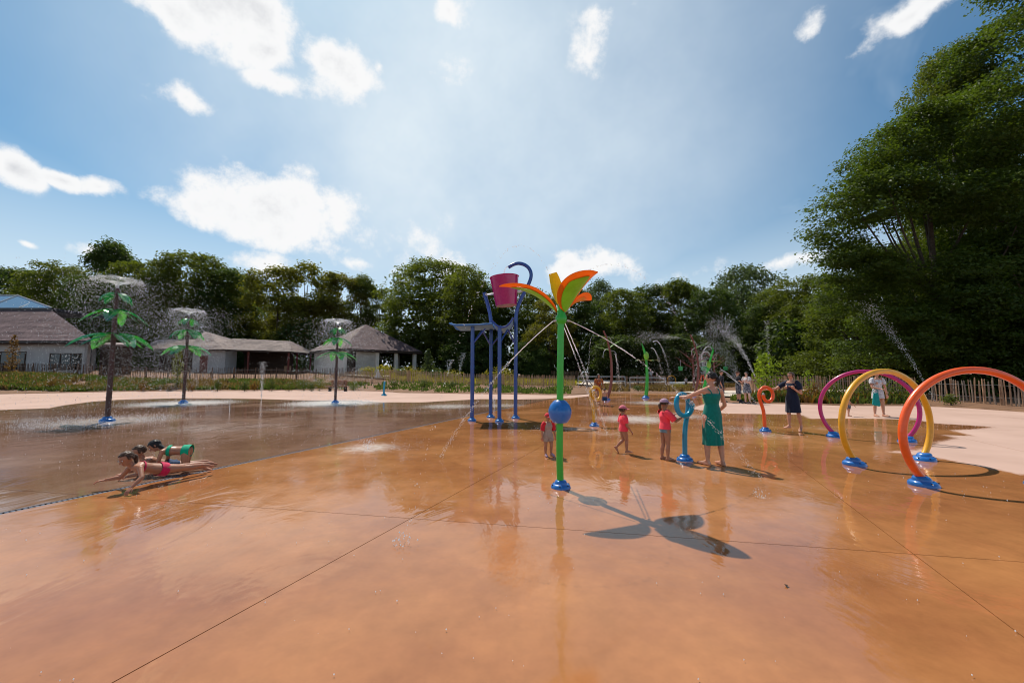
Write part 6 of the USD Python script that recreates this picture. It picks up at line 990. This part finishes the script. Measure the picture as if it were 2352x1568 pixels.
g3 = gr(420, 1086); person('girl in mint green bikini crawling on hands and knees over the lying boy', g3 + [.0, .05, 0], math.radians(-160), 1.12, 'skin_tan', 'hair_black', [('shell', 'cloth_mint', dict(k0=-.20, k1=.14, ease=1.10, name='bikini_bottoms', m=8)), ('band', 'cloth_mint', dict(k0=.62, k1=.76, name='bikini_top'))],
       [[(.12, -.10, -1), (.02, .0, -1), (.9, -.2, -.15)], [(.25, .12, -1), (.12, 0, -1), (.9, .2, -.15)]], [[(.10, -.12, -1), (-1, 0, -.10), (-1, 0, -.25)], [(-.05, .12, -1), (-1, 0, -.10), (-1, 0, -.25)]], t=(.985, 0, .06), headup=(.70, 0, .70), head=(.85, .3, -.50), child=.85, hairstyle='long', edge=.014)
# ------------------------------------------------------------------ water in the air: jets, sheets and falling drops
OCT = (np.array([[1, 0, 0], [-1, 0, 0], [0, 1, 0], [0, -1, 0], [0, 0, 1], [0, 0, -1]], float), np.array([[0, 2, 4], [2, 1, 4], [1, 3, 4], [3, 0, 4], [2, 0, 5], [1, 2, 5], [3, 1, 5], [0, 3, 5]]))
def drops(c, r, stretch=1.4, vel=None):
    n = len(c); r = np.broadcast_to(r, (n,)); v = OCT[0][None] * r[:, None, None] * np.array([1, 1, stretch])
    return (c[:, None] + v).reshape(-1, 3), (OCT[1][None] + np.arange(n)[:, None, None] * 6).reshape(-1, 3)
def jet(name, label, p0, p1, apex, r0=.012, breakup=.35, n=420, seed=0, spread=.06, solid=True, cat='water jet', m='water_jet_white', scatter=1.0):
    """water thrown from p0 to p1; apex: rise of the arc over the straight line at its middle"""
    rng = np.random.default_rng(300 + seed); p0, p1 = np.asarray(p0, float), np.asarray(p1, float); f = lambda t: p0 + (p1 - p0) * t[:, None] + np.array([0, 0, 4 * apex]) * (t * (1 - t))[:, None]; ms = []
    if solid:
        ts = np.linspace(0, breakup, 40); ms.append(tube(f(ts) + rng.normal(size=(40, 3)) * .003 * ts[:, None] / max(breakup, .01), r0 * (1 + .3 * np.sin(np.arange(40) * 1.9) * np.linspace(0, 1, 40)), 8))
    t = breakup * .7 + (1 - breakup * .7) * rng.random(n) ** .9; c = f(t) + rng.normal(size=(n, 3)) * (spread * (t - breakup * .7).clip(0)[:, None] + .004); ms.append(drops(c[c[:, 2] > .01], r0 * rng.uniform(.35, 1.0, n)[c[:, 2] > .01]))
    return whole(name, join(*ms), M[m], label, cat, smooth=False, loc=None)
H0 = fb + tx0
zz = -.25
jet('water_jet', 'straight water jet shooting down to the left from the flower head', H0 + [-.12, .02, zz], gr(1010, 1052), .22, .0055, .34, 520, 1, .03); jet('water_jet', 'straight water jet shooting down to the right from the flower head towards the green dress', H0 + [.12, -.02, zz], np.array([3.80, 6.25, 0]), .30, .0055, .34, 520, 2, .03)
jet('water_jet', 'steep water jet falling behind the flower stem towards the yellow spiral', H0 + [.06, .10, zz], gr(1395, 1000), .12, .0058, .2, 520, 3, .03); jet('water_jet', 'second steep water jet close beside the first, behind the flower stem', H0 + [.02, .11, zz], gr(1378, 990), .12, .0058, .2, 520, 4, .03)
jet('water_jet', 'thin arc of single drops flying high to the left over the bucket', H0 + [-.06, 0, .22], gr(925, 1252), 1.62, .0065, .0, 170, 5, .012, solid=False); jet('water_jet', 'thin arc of single drops flying high to the right of the orange petal', H0 + [.08, 0, .22], gr(1745, 1143), 1.45, .0065, .0, 170, 6, .012, solid=False)
hk = at(1168, 614, Yr); jet('water_jet', 'thin trickle running from the hooked blue pipe into the bucket', hk, bc + o * 0 + tc.mean(0) + [-.12, 0, .5], .18, .016, 1.0, 10, 7, .01)
tcw = tc.mean(0)
def spray(name, label, n, fn, r, m='water_drop', cat='spray', kind='stuff', seed=0):
    rng = np.random.default_rng(500 + seed); c = fn(rng, n); k = c[:, 2] > .012; c = c[k]; rr = r * rng.uniform(.4, 1.0, len(c)) ** 1.5
    return whole(name, drops(c, rr), M[m], label, cat, smooth=False, kind=kind)
for k, (b_, H_, r_, lb) in enumerate(PALM):
    where = ('nearest water palm', 'second water palm', 'third water palm')[k]; s = H_ / 4.75; top = np.array([*b_[:2], 4.78 * s])
    # clear tulip of water that rises from the nozzle, turns over and breaks
    rr = np.array([.03, .07, .15, .26, .40, .53, .64, .72]) * s; hz_ = np.array([-.03, .02, .075, .14, .205, .24, .235, .19]) * s; n = 60; a = np.arange(n) / n * 2 * PI; rows = [np.c_[q * np.cos(a) * (1 + .06 * np.sin(a * 7 + i)), q * np.sin(a) * (1 + .06 * np.sin(a * 5 + i)), h + (.025 * i / 7) * np.sin(a * 9 + i * .7)] for i, (q, h) in enumerate(zip(rr, hz_))]
    whole('water_sheet', (np.vstack(rows) + top, grid_faces(8, n, True)), M['water_sheet'], f'clear bowl of water spreading from the top of the {where}', 'water sheet')
    def fall(rng, n, top=top, s=s):
        a = rng.uniform(0, 2 * PI, n); t = rng.random(n) ** .85; R0 = .66 * s * rng.uniform(.75, 1.05, n); vr = rng.normal(.8, .5, n); tt = t * 1.0; r_ = R0 + vr * tt * 1.0; z = top[2] + .20 * s - 4.9 * tt ** 2 - .1 * tt; j = rng.normal(size=(n, 2)) * (.03 + .5 * tt[:, None] ** 2)
        return np.c_[top[0] + r_ * np.cos(a) + j[:, 0] - .25 * tt, top[1] + r_ * np.sin(a) + j[:, 1], z]
    spray('water_drops', f'curtain of falling drops round the {where}', (4200, 3600, 2800)[k], fall, (.0125, .017, .017)[k], seed=k)
    def drift(rng, n, top=top, s=s): return np.c_[top[0] + rng.normal(.2 * (k == 0), 1.25, n), top[1] + rng.normal(0, 1.0, n), np.abs(top[2] + .3 - np.abs(rng.normal(0, 2.4, n)))]
    spray('water_drops', f'fine drifting drops around the {where}', (5200, 4200, 2600)[k], drift, (.0125, .017, .016)[k], seed=10 + k)
    def splash(rng, n, b_=b_): a = rng.uniform(0, 2 * PI, n); r_ = np.abs(rng.normal(1.7, .5, n)); return np.c_[b_[0] + r_ * np.cos(a), b_[1] + r_ * np.sin(a), np.abs(rng.normal(0, .06, n))]
    spray('splash', f'low splash crown of drops at the foot of the {where}', 2200, splash, .012, seed=20 + k)
def geyser(label, base, h, n=500, w=.10, r=.013, seed=0, wind=(0, 0)):
    def fn(rng, n): t = rng.random(n) ** .7; return np.c_[base[0] + rng.normal(size=n) * w * (.15 + t) + wind[0] * t ** 2, base[1] + rng.normal(size=n) * w * (.15 + t) + wind[1] * t ** 2, base[2] + h * t]
    rng = np.random.default_rng(700 + seed); c = fn(rng, n); return whole('ground_spout', join(drops(c, r * rng.uniform(.4, 1, n)), tube([base, base + [0, 0, h * .45]], [.012, .006], 6)), M['water_drop'], label, 'water jet', smooth=False)
geyser('tall thin ground spout on the pale far pavement below the shelter', gr(600, 917), 2.4, 520, .10, .016, 1); geyser('small ground spout left of the third water palm', gr(527, 945), .55, 130, .03, .010, 2); geyser('leaning ground spout left of the bucket tower', at(1030, 858, 46), 1.6, 260, .22, .020, 3, (.3, 0)); geyser('taller ground spout seen left of the front bucket tower leg', at(1056, 858, 46), 2.4, 330, .2, .020, 4, (.5, 0))
geyser('small ground spout in the foreground froth between lying children and bucket tower', gr(845, 1030), .22, 90, .10, .008, 5); geyser('white misty spout behind the half-hidden spray palm', at(1624, 890, 40), 3.0, 600, .28, .022, 6, (-.4, 0)); geyser('misty spout between the standing adults and the second bucket post', at(1690, 880, 42), 4.2, 800, .55, .022, 7, (-1.8, 0)); geyser('thin tall spout above the lime-green young tree', at(1768, 875, 40), 6.0, 420, .12, .022, 8, (.0, 0)); geyser('low spout beside the palm-side pavement under the blue tower', gr(1135, 935), .5, 110, .05, .012, 9)
def cannon(label, p0, p1, apex, n, r, seed, w0=.02, w1=.5, m='water_drop'):
    rng = np.random.default_rng(800 + seed); t = rng.random(n) ** .75; p0, p1 = np.asarray(p0), np.asarray(p1); c = p0 + (p1 - p0) * t[:, None] + np.array([0, 0, 4 * apex]) * (t * (1 - t))[:, None] + rng.normal(size=(n, 3)) * (w0 + (w1 - w0) * t[:, None] ** 1.6); c[:, 2] -= np.abs(rng.normal(0, w1 * 1.2, n)) * t ** 2; c = c[c[:, 2] > .03]
    return whole('water_jet', drops(c, r * rng.uniform(.35, 1, len(c))), M[m], label, 'water jet', smooth=False)
cannon('long slanting water jet rising to the left in front of the big beech', gr(2150, 926) + [0, 0, .05], at(1985, 690, 24.0), .5, 950, .015, 1, .02, .26); cannon('tall plume of water leaning left above the standing adults', at(1736, 868, 33), at(1640, 735, 34.5), .9, 1700, .022, 2, .03, .55); cannon('plume of drops tumbling down left of the tall leaning plume', at(1640, 735, 34.5), at(1612, 880, 35), .4, 900, .022, 3, .35, .5)
jet('water_jet', 'thin water jet slanting down in front of the three standing adults', at(1655, 848, 18.0), gr(1760, 960) , .25, .008, .3, 160, 31, .04); jet('water_jet', 'second thin water jet just below the first, in front of the standing adults', at(1670, 862, 18.5), gr(1775, 975), .2, .008, .3, 160, 32, .04)
rd = at(1358, 772, gr(1393, 918)[1] - .8); jet('water_jet', 'drops falling from the upper left blade of the leaning brown reed', rd, [rd[0] - .35, rd[1], 0.05], .5, .016, .0, 130, 33, .06, solid=False); 
for k, (u0, v0, u1, v1, Y, ap, lb) in enumerate([(1500, 786, 1548, 905, 27, 1.2, 'arc of water thrown to the right by the green spray palm'), (1495, 800, 1530, 905, 27, .9, 'lower arc of water thrown to the right by the green spray palm'), (1412, 812, 1424, 900, 25.5, .5, 'curling water trail from the lower right blade of the leaning brown reed'), (1632, 815, 1590, 890, 31.5, 1.2, 'arc of water thrown to the left by the half-hidden spray palm'), (1634, 800, 1600, 870, 32, 1.0, 'upper arc of water thrown to the left by the half-hidden spray palm')]):
    jet('water_jet', lb, at(u0, v0, Y), at(u1, v1, Y), ap, .015, .35, 220, 40 + k, .12)
def fan(rng, n): t = rng.random(n) ** .8; p = at(1562, 776, 30.0); return p + np.c_[-t * 3.2, rng.normal(0, .1, n), t * .35 - t ** 2 * .3] + rng.normal(size=(n, 3)) * (.02 + .30 * t[:, None])
spray('water_mist', 'misty fan of spray blowing left from the tip of the far leaning reed', 1500, fan, .012, 'water_mist', seed=60)
def haze_(rng, n): return np.c_[rng.normal(12.5, 3.2, n), rng.normal(31, 3, n), np.abs(rng.normal(2.0, 1.8, n))]
spray('water_drops', 'scattered spray drops in the air over the far playground', 2200, haze_, .013, seed=61)
def glint(rng, n): return np.c_[rng.uniform(-5.5, 5.0, n), rng.uniform(2.2, 11, n), np.full(n, .013)]
spray('splash', 'scattered single drops and bubbles lying on the wet slabs', 420, glint, .0055, 'water_jet_white', seed=62)
def sp2(rng, n):
    out = []
    for (c, r, s) in foam_c[3:]:
        m_ = int(110 * s * max(r, .4)); out.append(np.c_[c + rng.normal(size=(m_, 2)) * r * .55, np.abs(rng.normal(0, .05, m_))])
    return np.vstack(out)
spray('splash', 'low splashes dancing where the sprays land on the slabs', 1, sp2, .009, seed=63)
bd = [(1645, 985), (1655, 1000), (1661, 1009), (1671, 1020), (1680, 1028), (1700, 1045)]
lfp = gr(1806, 1346); whole('leaf_litter', leaves(np.random.default_rng(5), np.array([[lfp[0], lfp[1], .012]]), np.array([[.1, .1, 1.]]), .06), M['bark'], 'small dark leaf lying on the wet slabs in the right foreground', 'leaf', smooth=False)
